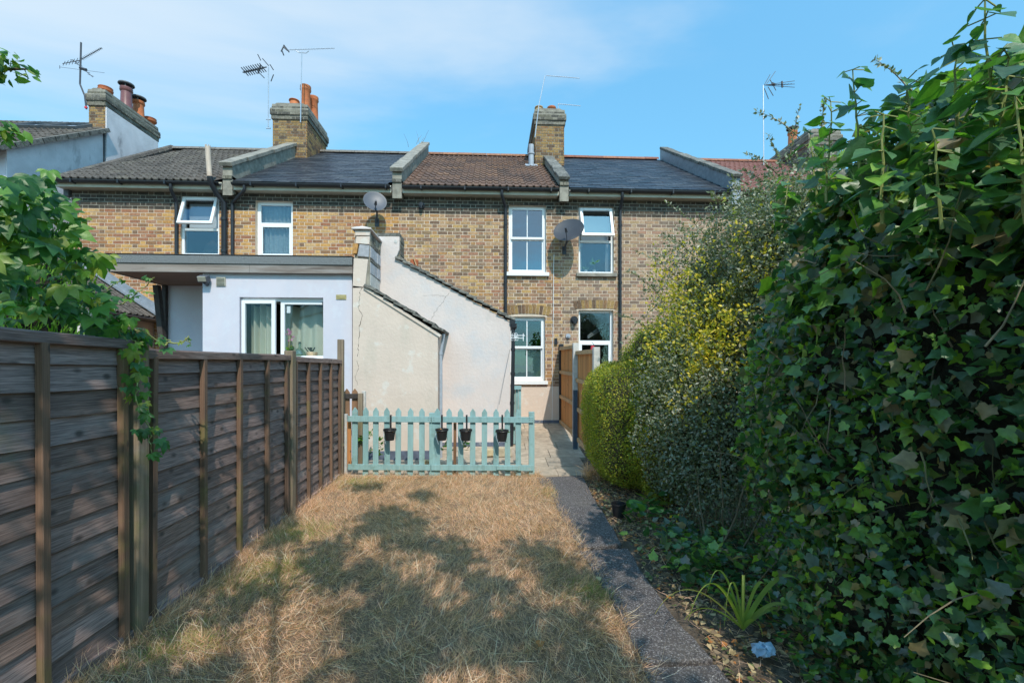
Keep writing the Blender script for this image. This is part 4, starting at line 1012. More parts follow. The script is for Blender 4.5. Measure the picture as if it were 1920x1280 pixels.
# dormer edge at far left
# chimney: brick front, rendered side
zc = P(180, 170, 12.55).z; x0 = P(166, 170, 12.55).x
ch = brick_box(fh, x0, XG + .005, 12.55, 14.45, 7.4, zc - .02, 'brick_yellow', n_ind=60)
mb = MB(); mb.box(XG - .02, XG + .03, 12.56, 14.44, 5.6, zc - .42); mb.build('rendered_side', M['render_grey'], ch)
xm = (x0 + XG) / 2
chimney_pot(ch, xm + .02, 12.8, zc, .22, .13, squat=True); chimney_pot(ch, xm + .06, 13.45, zc, .62, .15, 'pot_purple', cowl=True)
chimney_pot(ch, xm + .06, 13.9, zc, .50, .15, 'pot', cowl=True); chimney_pot(ch, xm + .1, 14.3, zc, .22, .13, squat=True)
mb = MB(); mb.box(XG - 4.4, XG - .02, 10.09, 10.1, 5.2, 6.1); mb.build('white_band', M['white_ext'], fh)
gb = MB(); gb.box(XG - 4.6, XG + .1, 9.76, 9.87, zg(9.85) - .10, zg(9.85) - .0); gb.build('gutter', M['black_pl'], fh)
mb = MB(); mb.tube([(XG + .02, 12.5, 5.4), (XG + .02, 12.5, zg(12.5) - .05)], .02, 6); mb.build('cable', M['black_pl'], fh)
# cctv-like lamp at the corner of the brick house
p = P(127, 365, YF); mb = MB(); mb.box(PW['a'] - .16, PW['a'] - .06, YF - .02, YF + .1, p.z - .03, p.z + .12); mb.tube([(PW['a'], YF + .05, p.z + .03), (PW['a'] - .04, YF + .05, p.z - .08), (PW['a'] - .10, YF + .05, p.z - .09), (PW['a'] - .11, YF + .05, p.z)], .012, 6)
tag(mb.build('wall_lamp', M['cowl']), 'small grey lamp bracketed off the brick corner below the hipped roof', 'lamp')

# ================================================================== left lean-to with tiled roof
lt = thing('lean_to', (PX(300, YF) - .8, 9.6, .3), 'low white lean-to with grey tiled roof against the left brick house', 'outbuilding')
xe = PX(300, YF); ze = P(300, 600, YF).z; xt_ = PX(160, YF); zt_ = P(160, 507, YF).z
mb = MB(); ya_ = 8.7
mb.add([(xt_, ya_, .2), (xe - .12, ya_, .2), (xe - .12, YF, .2), (xt_, YF, .2), (xt_, ya_, zt_ - .1), (xe - .12, ya_, ze - .02), (xe - .12, YF, ze - .02), (xt_, YF, zt_ - .1)], [(0, 1, 5, 4), (1, 2, 6, 5), (3, 0, 4, 7), (4, 5, 6, 7)])
mb.build('wall', M['cream_far'], lt)
sl = math.atan2(zt_ - ze, xe - xt_); ln = math.hypot(zt_ - ze, xe - xt_)
for r in range(6):
    s = r * .33
    for k in range(5):
        y0 = ya_ - .1 + k * .32
        place('roof_tile', tile_me['tile_grey'], lt, (xe - s * math.cos(sl), y0, ze + s * math.sin(sl) + .03), Matrix.Rotation(math.pi / 2, 3, 'Z').to_4x4().to_euler() if False else (Matrix(((0, -math.cos(sl), math.sin(sl)), (1, 0, 0), (0, math.sin(sl), math.cos(sl)))).to_euler()))
dk = MB(); dk.add([(xe + .02, ya_ - .1, ze - .02), (xe + .02, YF, ze - .02), (xt_, YF, zt_), (xt_, ya_ - .1, zt_), (xe + .02, ya_ - .1, ze - .08), (xe + .02, YF, ze - .08), (xt_, YF, zt_ - .06), (xt_, ya_ - .1, zt_ - .06)], [(0, 1, 2, 3), (0, 4, 5, 1), (0, 3, 7, 4), (4, 7, 6, 5)])
dk.build('roof', M['tile_grey'], lt)
fl = MB(); fl.beam((xe + .02, YF - .06, ze + .10), (xt_, YF - .06, zt_ + .10), .16, .03, up=(0, 0, 1)); fl.beam((xe + .02, YF - .02, ze + .2), (xt_, YF - .02, zt_ + .2), .02, .16); fl.build('flashing', M['lead'], lt)
gb = MB(); gb.tube([(xe + .06, ya_ - .1, ze - .04), (xe + .06, YF - .02, ze - .04)], .05, 8); gb.build('gutter', M['black_pl'], lt)
wb = MB(); 
for (y0, y1) in ((9.35, 9.42), (9.9, 9.97)): wb.box(xe - .12, xe - .08, y0, y1, 1.5, ze - .22)
for zz_ in (1.5, 2.1, ze - .28): wb.box(xe - .12, xe - .082, 9.42, 9.9, zz_, zz_ + .06)
wf = wb.build('window', M['upvc'], lt); wp = MB(); wp.box(xe - .119, xe - .112, 9.4, 9.92, 1.5, ze - .25); wp.build('pane', M['glass'], wf)
# small dish by the conifer
def dish(px, py, Y, name_label, m, rad=.33, aim=(.35, -.8, .45), mast=True, wall=True):
    c = P(px, py, Y - .38); ax = Vector(aim).normalized()
    t = thing('satellite_dish', (c.x, Y, c.z - .3), name_label, 'satellite dish', 'satellite dishes on the walls')
    mb = MB(); prof = []
    for i in range(9): r = rad * i / 8; prof.append((r, .16 * (r / rad) ** 2 * rad))
    prof += [(rad + .008, .165 * rad), (rad, .13 * rad)] + [(rad * i / 8, .16 * (i / 8) ** 2 * rad - .012) for i in range(7, -1, -1)]
    mb.lathe(c, prof, 32, axis=ax); 
    # oval: squeeze a little sideways
    sd = ax.cross(Vector((0, 0, 1))).normalized(); cv_ = Vector(c)
    mb.v = [tuple(Vector(v) - sd * (Vector(v) - cv_).dot(sd) * .0) for v in mb.v]
    d_ = mb.build('reflector', M[m], t, smooth=True)
    # feed arm and LNB
    dn = (Vector((0, 0, -1)) - ax * Vector((0, 0, -1)).dot(ax)).normalized()
    e0 = c + dn * rad * .95; e1 = c + ax * rad * .75 + dn * rad * .62
    ab = MB(); ab.tube([e0 - ax * .03, e0 + ax * .05, e1], .011, 6); ab.build('feed_arm', M['aerial_dark'], t)
    lb = MB(); lb.tube([e1 + ax * .05, e1 - ax * .02, e1 - ax * .07], [.022, .024, .032], 10); lb.build('receiver_head', M['aerial_dark'], t)
    mb2 = MB(); wz = c.z - .32; mb2.tube([c - ax * .03, c - ax * .12, (c.x - .01, Y - .16, c.z - .14), (c.x - .05, Y - .02, wz)], .02, 8)
    mb2.box(c.x - .09, c.x + .0, Y - .02, Y - .0, wz - .09, wz + .09); mb2.build('wall_bracket', M['aerial_dark'], t)
    return t
dish(703, 379, YF, 'grey satellite dish above the white extension, left of the party wall', 'dish_pale', .235, (.30, -.88, .34))
dish(1067, 434, YF, 'dark grey satellite dish between the two upper windows', 'dish', .33, (-.32, -.78, .52))
tt = dish(112, 449, YF, 'small pale satellite dish half hidden by the conifer on the left', 'dish_pale', .2, (.45, -.7, .4))

# ================================================================== white flat-roofed extension
YX = 7.9
ex = thing('flat_roof_extension', (PX(520, YX), YX, .1), 'white flat roofed extension with a wide curtained window behind the grey fence', 'extension')
x0, x1 = PX(380, YX), PX(660, YX)
wo = WR(449, 606, 558, 672, YX)
zs_ = P(500, 512, YX).z
holed_wall('wall', M['white_ext'], ex, x0, x1, 0, zs_ - .0, YX, YX + .2, [wo])
mb = MB(); mb.box(x0, x0 + .2, YX + .2, YF, 0, zs_); mb.box(PX(312, 9.15), x0, 9.15, 9.35, 0, zs_); mb.build('side_wall', M['white_ext'], ex)
# fascia and felt
fa, fb_ = P(199, 500, YX - .08), P(661, 500, YX - .08)
zt1, zt0 = P(430, 494, YX - .08).z, P(430, 511, YX - .08).z
mb = MB(); mb.box(fa.x, (fa.x + fb_.x) / 2 + .3, YX - .08, YX - .045, zt0, zt1 + .02); mb.build('fascia_board', M['timber_grey'], ex, bevel=.003)
mb = MB(); mb.box((fa.x + fb_.x) / 2 + .303, fb_.x, YX - .081, YX - .045, zt0, zt1 + .02); mb.build('fascia_board', M['timber_grey'], ex, bevel=.003)
fe = P(194, 480, YX - .1)
mb = MB(); zf1 = P(430, 477, YX - .1).z; mb.box(fe.x, fb_.x, YX - .10, YX - .075, zt1 - .01, zf1); mb.box(fe.x, fb_.x, YX - .10, YF - .01, zf1 - .03, zf1 + .0)
mb.box(fe.x, fe.x + .025, YX - .10, YF - .01, zt1 - .01, zf1 - .03)
mb.build('felt_roof', M['felt'], ex, bevel=.006)
mb = MB(); mb.box(fa.x, x1, YX - .045, YF - .02, zt0 + .01, zt0 + .03); mb.build('soffit', M['soffit'], ex)
mb = MB(); mb.box(fa.x + .01, fa.x + .05, YX - .045, YF - .02, zt0, zt1); mb.build('side_fascia', M['timber_grey'], ex)
mb = MB(); mb.beam(P(294, 535, 8.6), P(306, 652, 8.6), .09, .09, up=(0, 1, 0)); mb.beam(Vector((PX(309, 9.1), 9.1, 0)), Vector((PX(309, 9.1), 9.1, zs_)), .07, .07, up=(0, 1, 0)); mb.beam(Vector((P(306, 652, 8.6).x, 8.6, P(306, 652, 8.6).z)), Vector((P(306, 652, 8.6).x + .02, 8.6, 0)), .09, .09, up=(0, 1, 0)); mb.build('carport_post', M['dark_timber'], ex)
# window frames: left casement ajar, right light
yf = YX + .07
wf = MB(); fw = .05
wf.box(wo[0], wo[0] + fw, yf, yf + .06, wo[2], wo[3]); wf.box(wo[1] - .02, wo[1], yf, yf + .06, wo[2], wo[3]); wf.box(wo[0] + fw, wo[1] - .02, yf, yf + .06, wo[3] - .06, wo[3]); wf.box(wo[0] + fw, wo[1] - .02, yf, yf + .06, wo[2], wo[2] + fw)
w_ = wf.build('window', M['upvc'], ex, bevel=.004)
a0, a1 = PX(456, yf), PX(520, yf); b0, b1 = PX(526, yf), PX(604, yf)
def leafframe(xa, xb, y, yaw, st=(.06, .06)):
    mb = MB(); z0_, z1_ = wo[2] + .05, wo[3] - .05
    s, s2 = st
    mb.box(0, s, 0, .05, z0_, z1_); mb.box(xb - xa - s2, xb - xa, 0, .05, z0_, z1_) if s2 else None; mb.box(s, xb - xa - s2, 0, .05, z1_ - .06, z1_)
    rm = Matrix.Translation((xa, y, 0)) @ Matrix.Rotation(yaw, 4, 'Z'); mb.v = [tuple(rm @ Vector(v)) for v in mb.v]
    mb.build('casement', M['upvc'], w_, bevel=.004)
    pb = MB(); pb.box(s, xb - xa - s2, .02, .026, z0_, z1_ - .06); pb.v = [tuple(rm @ Vector(v)) for v in pb.v]; pb.build('pane', M['glass_clear'], w_)
leafframe(a0, a1, yf - .06, R(-3)); leafframe(b0, b1, yf + .0, 0, (.065, 0))
curtain(w_, wo[0] + .05, PX(521, yf + .3), wo[2] - .1, wo[3] - .07, yf + .22, M['curtain'], 4, .05, top=.05)
curtain(w_, PX(534, yf + .3), wo[1] + .02, wo[2] - .1, wo[3] - .05, yf + .30, M['curtain'], 4, .045, top=.06)
mb = MB(); mb.tube([(wo[0], yf + .24, wo[3] - .055), (wo[1], yf + .28, wo[3] - .055)], .012, 8); mb.build('curtain_rail', M['alu'], w_)
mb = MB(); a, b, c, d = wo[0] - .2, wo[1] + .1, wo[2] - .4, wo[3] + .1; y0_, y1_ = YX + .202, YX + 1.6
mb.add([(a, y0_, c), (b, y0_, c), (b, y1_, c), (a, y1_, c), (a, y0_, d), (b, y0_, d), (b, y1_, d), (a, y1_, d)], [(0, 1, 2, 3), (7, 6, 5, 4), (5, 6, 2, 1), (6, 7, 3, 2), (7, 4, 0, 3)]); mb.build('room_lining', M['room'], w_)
mb = MB(); mb.box(wo[0], wo[1], YX + .0, yf + .18, wo[2] - .03, wo[2] + .002); mb.build('sill', M['upvc'], w_)
p = P(541, 580, yf + .03); mb = MB(); mb.box(p.x - .03, p.x + .03, yf + .03, yf + .05, p.z - .06, p.z + .06); mb.build('window_sensor', M['upvc'], w_)
# things on the sill
ys_ = yf + .10
p = P(540, 668, ys_)
t = thing('orchid', (p.x, ys_, wo[2]), 'pink flowering orchid in dark pot on the extension window sill', 'plant')
mb = MB(); mb.lathe((p.x, ys_, wo[2]), [(0, 0), (.04, 0), (.055, .12), (.048, .12), (0, .11)], 14); mb.build('pot', M['black_pot'], t)
mb = MB(); mb.tube([(p.x, ys_, wo[2] + .1), (p.x + .01, ys_, wo[2] + .3), (p.x - .01, ys_, wo[2] + .5)], .005, 5); mb.tube([(p.x + .02, ys_, wo[2] + .1), (p.x + .03, ys_, wo[2] + .25), (p.x + .05, ys_, wo[2] + .42)], .005, 5); mb.build('stem', M['green_stem'], t)
n = 18; pos = np.array([[p.x + .01, ys_, wo[2] + .42]]) + RNG.normal(size=(n, 3)) * [.05, .015, .06]
stuff_obj('petals', leaves_mesh('petals', M['orchid'], 'oval', pos, rnd_dir(n), np.tile([[0, -1., .2]], (n, 1)) + rnd_dir(n) * .4, RNG.uniform(.04, .06, n), 1.6), t)
n = 6; pos = np.array([[p.x + .02, ys_, wo[2] + .14]]) + RNG.normal(size=(n, 3)) * .02; tp = rnd_dir(n); tp[:, 2] = .5
stuff_obj('foliage', leaves_mesh('foliage', M['ivy'], 'oval', pos, tp, rnd_dir(n), RNG.uniform(.10, .16, n)), t)
p = P(562, 668, ys_ - .02)
t = thing('demijohn', (p.x, ys_ - .02, wo[2]), 'round glass demijohn bottle on the extension window sill', 'bottle')
mb = MB(); mb.lathe((p.x, ys_ - .02, wo[2] + .003), [(0, 0), (.08, .005), (.105, .05), (.10, .10), (.06, .16), (.022, .19), (.020, .24), (.028, .245), (.028, .262), (.018, .262)], 24); mb.build('bottle', M['glass_jar'], t, smooth=True)
mb = MB(); mb.lathe((p.x, ys_ - .02, wo[2] + .264), [(0, 0), (.022, 0), (.022, .03), (0, .03)], 12); mb.build('stopper', M['black_pot'], t)
p = P(585, 668, ys_)
t = thing('wicker_basket', (p.x, ys_, wo[2]), 'striped cane basket of dark utensils on the window sill, right of the bottle', 'basket')
for k in range(4):
    mb = MB(); r_ = .078 + .003 * k; mb.lathe((p.x, ys_, wo[2] + .03 * k), [(r_, 0), (r_ + .006, .008), (r_ + .006, .022), (r_ + .002, .029)], 18); mb.build('cane_band', M['wicker'], t, smooth=True)
mb = MB()
for k in range(5):
    mb.beam((p.x + random.uniform(-.05, .05), ys_, wo[2] + .08), (p.x - .02 + random.uniform(-.10, .08), ys_ + random.uniform(-.03, .03), wo[2] + .20), .022, .016)
mb.build('utensil_handles', M['black_pot'], t)
# light, vent and plaque on the white wall
p = P(389, 528, YX)
t = thing('floodlight', (p.x, YX, p.z), 'grey floodlight on the white extension wall under the fascia', 'lamp')
mb = MB(); mb.obox((p.x, YX - .10, p.z + .03), (.16, 0, 0), (0, .10, .05), (0, -.04, .09)); mb.build('housing', M['dish_pale'], t, bevel=.006)
mb = MB(); mb.obox((p.x, YX - .155, p.z + .015), (.13, 0, 0), (0, .004, .01), (0, -.03, .07)); mb.build('lens', M['lampglass'], t)
mb = MB(); mb.tube([(p.x, YX, p.z - .05), (p.x, YX - .08, p.z - .02)], .03, 10); mb.build('bracket', M['dish_pale'], t)
p = P(415, 528, YX); w2_ = .075
mb = MB(); mb.box(p.x - w2_, p.x + w2_, YX - .02, YX, p.z - .075, p.z + .075); vg = mb.build('vent_grille', M['vent'], ex)
for k in range(6):
    mb = MB(); mb.obox((p.x, YX - .028, p.z - .055 + k * .022), (w2_ * 1.7, 0, 0), (0, .014, -.006), (0, .002, .005)); mb.build('louvre', M['vent'], vg)
p = P(640, 557, YX); mb = MB(); mb.box(p.x - .085, p.x + .085, YX - .012, YX, p.z - .04, p.z + .04); mb.box(p.x - .06, p.x + .06, YX - .018, YX - .012, p.z - .022, p.z + .022); mb.build('brass_plate', M['brass'], ex)

# ================================================================== lean-to gables (whitewashed)
def coping_run(parent, pts, y0, y1, m, n=9, t=.05, name='coping_slate'):
    a, b = Vector((pts[0].x, 0, pts[0].z)), Vector((pts[1].x, 0, pts[1].z)); d = b - a; u = d.normalized(); up = Vector((-u.z, 0, u.x))
    if up.z < 0: up = -up
    for i in range(n):
        s0, s1 = i / n, (i + 1.12) / n
        c = (a + d * s0 + a + d * s1) / 2 + up * (t * .5 + random.uniform(-.006, .006)) + Vector((0, (y0 + y1) / 2, 0))
        mb = MB(); mb.obox(c, d * (s1 - s0) + up * .03, Vector((random.uniform(-.02, .02), y1 - y0, 0)), up * (t * random.uniform(.6, 1.1))); mb.build(name, m, parent, bevel=.005)
YN, YA = 7.76, 8.5
# near one
nb = thing('near_outhouse', (PX(740, YN), YN, gz(YN)), 'nearer cream outhouse gable with cracked pier and chimney-like stub beside the white extension', 'outbuilding')
def xz(px, py, Y): q = P(px, py, Y); return (q.x, q.z)
mb = MB(); poly = [xz(661, 868, YN), xz(661, 535, YN), xz(686, 538, YN), xz(826, 626, YN), xz(821, 634, YN), xz(821, 868, YN)]
mb.prism(poly[::-1], YN, YA); mb.build('wall', M['cream_near'], nb, bevel=.006)
coping_run(nb, (P(684, 536, YN), P(829, 622, YN)), YN - .06, YA - .0, M['moss_coping'], 8, .05)
mb = MB(); mb.beam(P(684, 540, YN - .01), P(826, 630, YN - .01), .03, .045, up=(0, 0, 1)); mb.build('render_drip', M['cream_near'], nb)
# stub of wall with exposed blocks
mb = MB(); mb.prism([xz(663, 536, YN), xz(692, 540, YN), xz(693, 436, YN), xz(665, 436, YN)], YN + .04, YA - .02); st_ = mb.build('pier', M['mortar_dark'], nb)
mb = MB(); mb.prism([xz(661, 540, YN), xz(684, 540, YN), xz(689, 482, YN), xz(688, 512, YN)][:2] + [xz(690, 486, YN), xz(663, 484, YN)], YN, YN + .05); mb.build('pier_render', M['cream_near'], nb, bevel=.004)
mb = MB(); mb.prism([xz(670, 480, YN), xz(691, 482, YN), xz(692, 460, YN), xz(674, 458, YN)], YN + .0, YN + .05); mb.build('pier_block', M['block'], nb, bevel=.004)
mb = MB(); mb.prism([xz(661, 477, YN), xz(669, 475, YN), xz(672, 458, YN), xz(662, 456, YN)], YN - .01, YN + .05); mb.build('pier_brick', M['brick_orange'], nb, bevel=.004)
mb = MB(); mb.prism([xz(666, 456, YN), xz(692, 458, YN), xz(693, 443, YN), xz(668, 443, YN)], YN + .005, YN + .05); mb.build('pier_block', M['cream_near'], nb, bevel=.004)
mb = MB(); mb.prism([xz(666, 441.5, YN), xz(693, 441.5, YN), xz(694, 432, YN), xz(666, 432, YN)], YN - .0, YN + .05); mb.build('pier_block', M['cream_near'], nb, bevel=.004)
mb = MB(); x_a, x_b = P(660, 430, YN).x, P(697, 430, YN).x; z_ = P(680, 433, YN).z
mb.add([(x_a, YN - .04, z_ + .02), (x_b, YN - .04, z_ + .02), (x_b, YA, z_ + .02), (x_a, YA, z_ + .02), (x_a, YN - .04, z_ + .045), (x_b, YN - .04, z_ + .045), (x_b, YA, z_ + .045), (x_a, YA, z_ + .045), ((x_a + x_b) / 2, YN, z_ + .085), ((x_a + x_b) / 2, YA, z_ + .085)],
       [(0, 3, 2, 1), (0, 1, 5, 4), (1, 2, 6, 5), (3, 0, 4, 7), (2, 3, 7, 9, 6), (4, 5, 8), (5, 6, 9, 8), (7, 4, 8, 9)])
mb.build('pier_cap', M['cream_far'], nb, bevel=.004)
# side face: concrete blocks and old bricks, each its own
xs_side = P(692, 480, YN).x; ztop, zbot = P(692, 436, YN).z, P(692, 538, YN).z
random.seed(3)
rows = [(0, .14, 'brick_sooty', 6), (.15, .22, 'brick_sooty', 5), (.23, .43, 'block', 3), (.45, .50, 'moss_coping', 2), (.51, .71, 'block', 3), (.72, .93, 'conc_post', 1)]
for a, b, mk, nn in rows:
    for k in range(nn):
        y0, y1 = YN + .05 + (YA - YN - .06) * k / nn, YN + .05 + (YA - YN - .06) * (k + 1) / nn
        j = random.uniform(-.006, .012); mb = MB(); mb.box(xs_side - .06, xs_side + .012 + j, y0 + .006, y1 - .006, max(zbot, ztop - b * .95), ztop - a * .95)
        mb.build('side_block', M[mk], st_, bevel=.004)
# far one
fbn = thing('far_outhouse', (PX(850, YA), YA, gz(YA)), 'further cream outhouse gable with long sloping mossy coping, behind the picket fence', 'outbuilding')
mb = MB(); poly = [xz(700, 855, YA), xz(700, 443, YA), xz(749, 443, YA), xz(748.5, 468, YA), xz(742, 484, YA), xz(957, 604, YA), xz(957, 855, YA)]
mb.prism(poly[::-1], YA, YA + .22); mb.prism([xz(700, 855, YA), xz(700, 500, YA), xz(742, 500, YA), xz(957, 616, YA), xz(957, 855, YA)][::-1], YA + .22, YF - .01); mb.build('wall', M['cream_far'], fbn, bevel=.005)
coping_run(fbn, (P(741, 484, YA), P(962, 601, YA)), YA - .06, YA + .26, M['moss_coping'], 15, .05)
coping_run(fbn, (P(752, 500, YA), P(962, 606, YA)), YA + .26, YF - .02, M['slate'], 10, .03, name='roof_slate')
mb = MB(); mb.prism([xz(704, 443, YA), xz(749.5, 443, YA), xz(749.5, 436.5, YA), xz(706, 437, YA)], YA - .005, YA + .4); mb.build('stub_cap', M['moss_coping'], fbn, bevel=.004)
mb = MB(); q0, q1 = P(749, 443, YA), P(749, 484, YA)
for k in range(5):
    z1 = q0.z - (q0.z - q1.z) * k / 5; z0_ = q0.z - (q0.z - q1.z) * (k + 1) / 5 + .008; mb.box(q0.x - .1, q0.x + .005 + random.uniform(0, .015), YA + .05, YA + .40, z0_, z1)
mb.build('rubble_edge', M['brick_sooty'], fbn)
# disc on the stub
p = P(742, 453, YA); mb = MB(); mb.lathe((p.x, YA, p.z), [(.032, 0), (.032, .006), (0, .006)], 16, axis=(0, -1, 0)); mb.build('cement_patch', M['conc_post'], fbn)
# blue-grey painted bases
mb = MB(); mb.box(P(661, 800, YN).x, P(821, 800, YN).x, YN - .008, YN + .01, gz(YN) - .05, P(740, 845, YN).z); mb.build('painted_base', M['plinth'], nb)
mb = MB(); mb.box(P(823, 800, YA).x, P(957, 800, YA).x, YA - .008, YA + .01, gz(YA) - .05, P(850, 829, YA).z); mb.build('painted_base', M['plinth'], fbn)
# cracks
def crack(pts, Y, parent, w=.006):
    mb = MB(); pts = [P(a, b, Y) for a, b in pts]; fine = []
    for a, b in zip(pts, pts[1:]):
        for k in range(5): fine.append(a.lerp(b, k / 5) + Vector((random.uniform(-.012, .012), 0, random.uniform(-.008, .008))))
    fine.append(pts[-1])
    for a, b in zip(fine, fine[1:]):
        d = (b - a); nrm = Vector((-d.z, 0, d.x)).normalized() * w * random.uniform(.3, 1.1) / 2
        mb.add([a - nrm + Vector((0, -.0015, 0)), a + nrm + Vector((0, -.0015, 0)), b + nrm + Vector((0, -.0015, 0)), b - nrm + Vector((0, -.0015, 0))], [(0, 1, 2, 3)])
    mb.build('crack', M['crack'], parent)
crack([(684, 533), (675, 545), (674, 560), (672, 580), (680, 592), (675, 603), (674, 625), (672, 650), (670, 668)], YN, nb, .009)
crack([(668, 676), (673, 690), (666, 705), (670, 722)], YN, nb, .006)
crack([(693, 540), (694, 552)], YN, nb, .006)
crack([(843, 549), (836, 556), (830, 568), (820, 578), (813, 590), (808, 600)], YA, fbn, .005)
crack([(836, 556), (815, 553), (792, 554)], YA, fbn, .003)
# downpipe in the corner between the two gables
q = P(822, 640, YN - .0); x_ = P(823, 640, YN + .1).x + .03
pipe(nb, [(P(829, 624, YN + .04).x + .02, YN + .12, P(829, 624, YN).z - .01), (x_ + .03, YN + .14, P(826, 640, YN).z), (x_, YN + .12, P(826, 660, YN).z), (x_, YN + .12, gz(YN))], .028, m=M['grey_pl'], clips=(1.9,))
# black pipe, hopper and bracket at the right corner
xp = P(962, 700, YA - .0).x
pipe(fbn, [(xp, YA + .0, P(962, 606, YA).z), (xp, YA - .0, 1.9), (xp - .03, YA - .0, gz(YA) + .02)], .036, clips=(2.0, 1.55, 1.0))
mb = MB(); q = P(963, 603, YA); mb.tube([(q.x - .02, YA - .05, q.z), (q.x - .02, YF - .05, q.z)], .055, 10); mb.lathe((q.x, YA, q.z - .16), [(.03, 0), (.06, .05), (.062, .12), (.05, .12)], 12); mb.build('gutter', M['black_pl'], fbn)
q = P(958, 632, YA - .01)
br = MB(); br.tube([(q.x, YA - .03, q.z + .03), (q.x + .26, YA - .03, q.z + .03)], .007, 6); br.tube([(q.x, YA - .03, q.z - .02), (q.x + .24, YA - .03, q.z - .02)], .007, 6); br.tube([(q.x + .23, YA - .03, q.z + .07), (q.x + .23, YA - .03, q.z - .07)], .008, 6)
for k in range(5):
    c_ = (q.x + .03 + .02 * k, q.z + (.04 if k % 2 else -.03)); br.tube([(c_[0] + .035 * math.cos(a * .8), YA - .03, c_[1] + .035 * math.sin(a * .8)) for a in range(8)], .005, 5)
tag(br.build('hanging_bracket', M['upvc']), 'white scrolled iron plant bracket on the outhouse corner beside the sash window', 'bracket')
mb = MB(); mb.tube([P(956, 655, YA - .03), P(946, 705, YA - .15), P(936, 758, YA - .3)], .003, 5)
tag(mb.build('wire', M['aerial_dark']), 'thin slack wire slanting down the outhouse wall left of the black pipe', 'wire')
p = P(775, 500, YA + .5); mb = MB(); mb.beam(P(773, 476, YA + .8), P(781, 498, YA + .8), .035, .02); mb2 = mb
tag(mb2.build('loose_stick', M['pale_wood']), 'pale broken stick poking up behind the mossy sloping coping', 'stick')
mb = MB(); c_ = P(777, 492, YA + .9); mb.lathe((c_.x, YA + .9, c_.z - .22), [(.07, 0), (.085, .25), (.08, .27), (.07, .26)], 14)
tag(mb.build('clay_pipe', M['pot']), 'orange clay pipe end behind the mossy sloping coping', 'pipe')

# ================================================================== left panel fence
lf = thing('panel_fence', (-2.25, 4, 0), 'tall weathered overlapping board fence in shade along the left of the lawn', 'fence')
FT = 1.80
posts = [G(250, 1190), G(541, 968), G(637, 893)]
pdir = (posts[1] - posts[0]).normalized()
p_near = posts[0] - pdir * 1.95; p_near2 = p_near - pdir * 1.95
pl = [p_near2, p_near, posts[0], posts[1], posts[2]]
random.seed(21)
ztop_ = [P(0, 612, 2.03).z] 
tops = [(1.80, 1.80), (1.80, 1.79), (1.735, 1.77), (1.755, 1.76)]
side = Vector((-pdir.y, pdir.x, 0)); side = side if side.x > 0 else -side
for i, (a, b) in enumerate(zip(pl, pl[1:])):
    d = (b - a); L_ = d.length; u = d / L_; sd = Vector((u.y, -u.x, 0)); sd = sd if sd.x > 0 else -sd
    g0, g1 = .055, L_ - .055; za, zb = tops[i]
    nb_ = 13; pitch = (1.78 - .06) / nb_
    for k in range(nb_):
        # each board: overlaps the one below, thick edge down
        z0a = .05 + k * pitch * (za - .06) / 1.72; z0b = .05 + k * pitch * (zb - .06) / 1.72
        hgt = pitch + .028; segs = 7; vs_ = []
        wz = [random.uniform(-.004, .004) for _ in range(segs + 1)]
        sag = random.uniform(-.006, .006)
        for s in range(segs + 1):
            t = s / segs; q = a + u * (g0 + (g1 - g0) * t); z0_ = z0a + (z0b - z0a) * t + wz[s] + sag * math.sin(math.pi * t)
            bo = .004 * math.sin(3 * t + k)
            for (off, zz_) in ((.015 + bo, z0_), (-.005 + bo, z0_ + hgt), (-.012 + bo, z0_ + hgt), (.000 + bo, z0_)):
                vs_.append(q + sd * off + Vector((0, 0, zz_)))
        fs = []
        for s in range(segs):
            o_ = s * 4
            for e in range(4): fs.append((o_ + e, o_ + 4 + e, o_ + 4 + (e + 1) % 4, o_ + (e + 1) % 4))
        fs += [(0, 1, 2, 3), (segs * 4 + 3, segs * 4 + 2, segs * 4 + 1, segs * 4)]
        mb = MB(); mb.add(vs_, fs); mb.build('board', M['board'], lf)
    # vertical battens
    if i in (0, 1): ts = [.04, .38, .70, .965]
    elif i == 2: ts = [.03, .28, .52, .76, .97]
    else: ts = [.03, .26, .50, .74, .97]
    for t in ts:
        q = a + u * (g0 + (g1 - g0) * t) + sd * .032; zt = za + (zb - za) * t
        mb = MB(); w = .042; mb.obox(q + Vector((0, 0, (.02 + zt - .03) / 2)), u * w + Vector((0, 0, random.uniform(-.01, .01))), sd * .036, Vector((random.uniform(-.01, .01), random.uniform(-.01, .01), zt - .05)))
        mb.build('batten', M['batten'], lf, bevel=.003)
    # capping rail
    mb = MB(); qa, qb = a + u * g0, a + u * g1
    if i == 2:
        mid_ = (qa + qb) / 2 + Vector((0, 0, .012)); mb.beam(qa + Vector((0, 0, za - .02)) + sd * .02, qb + Vector((0, 0, zb - .02)) + sd * .02, .06, .055)
    else: mb.beam(qa + Vector((0, 0, za - .02)) + sd * .02, qb + Vector((0, 0, zb - .02)) + sd * .02, .06, .055)
    mb.build('capping_rail', M['board'], lf, bevel=.004)
    mb = MB(); mb.beam(qa + Vector((0, 0, .03)) + sd * .03, qb + Vector((0, 0, .03)) + sd * .03, .03, .07); mb.build('gravel_board', M['board'], lf, bevel=.004)
ph = [1.85, 1.84, 1.86, 1.83, 2.08]
for i, (q, hh) in enumerate(zip(pl, ph)):
    mb = MB(); w = .095 if i < 4 else .085
    mb.obox(q + Vector((0, 0, hh / 2 - .1)) + side * .015, u * w, side * w, Vector((.004, 0, hh + .2))); mb.build('post', M['post'], lf, bevel=.006)
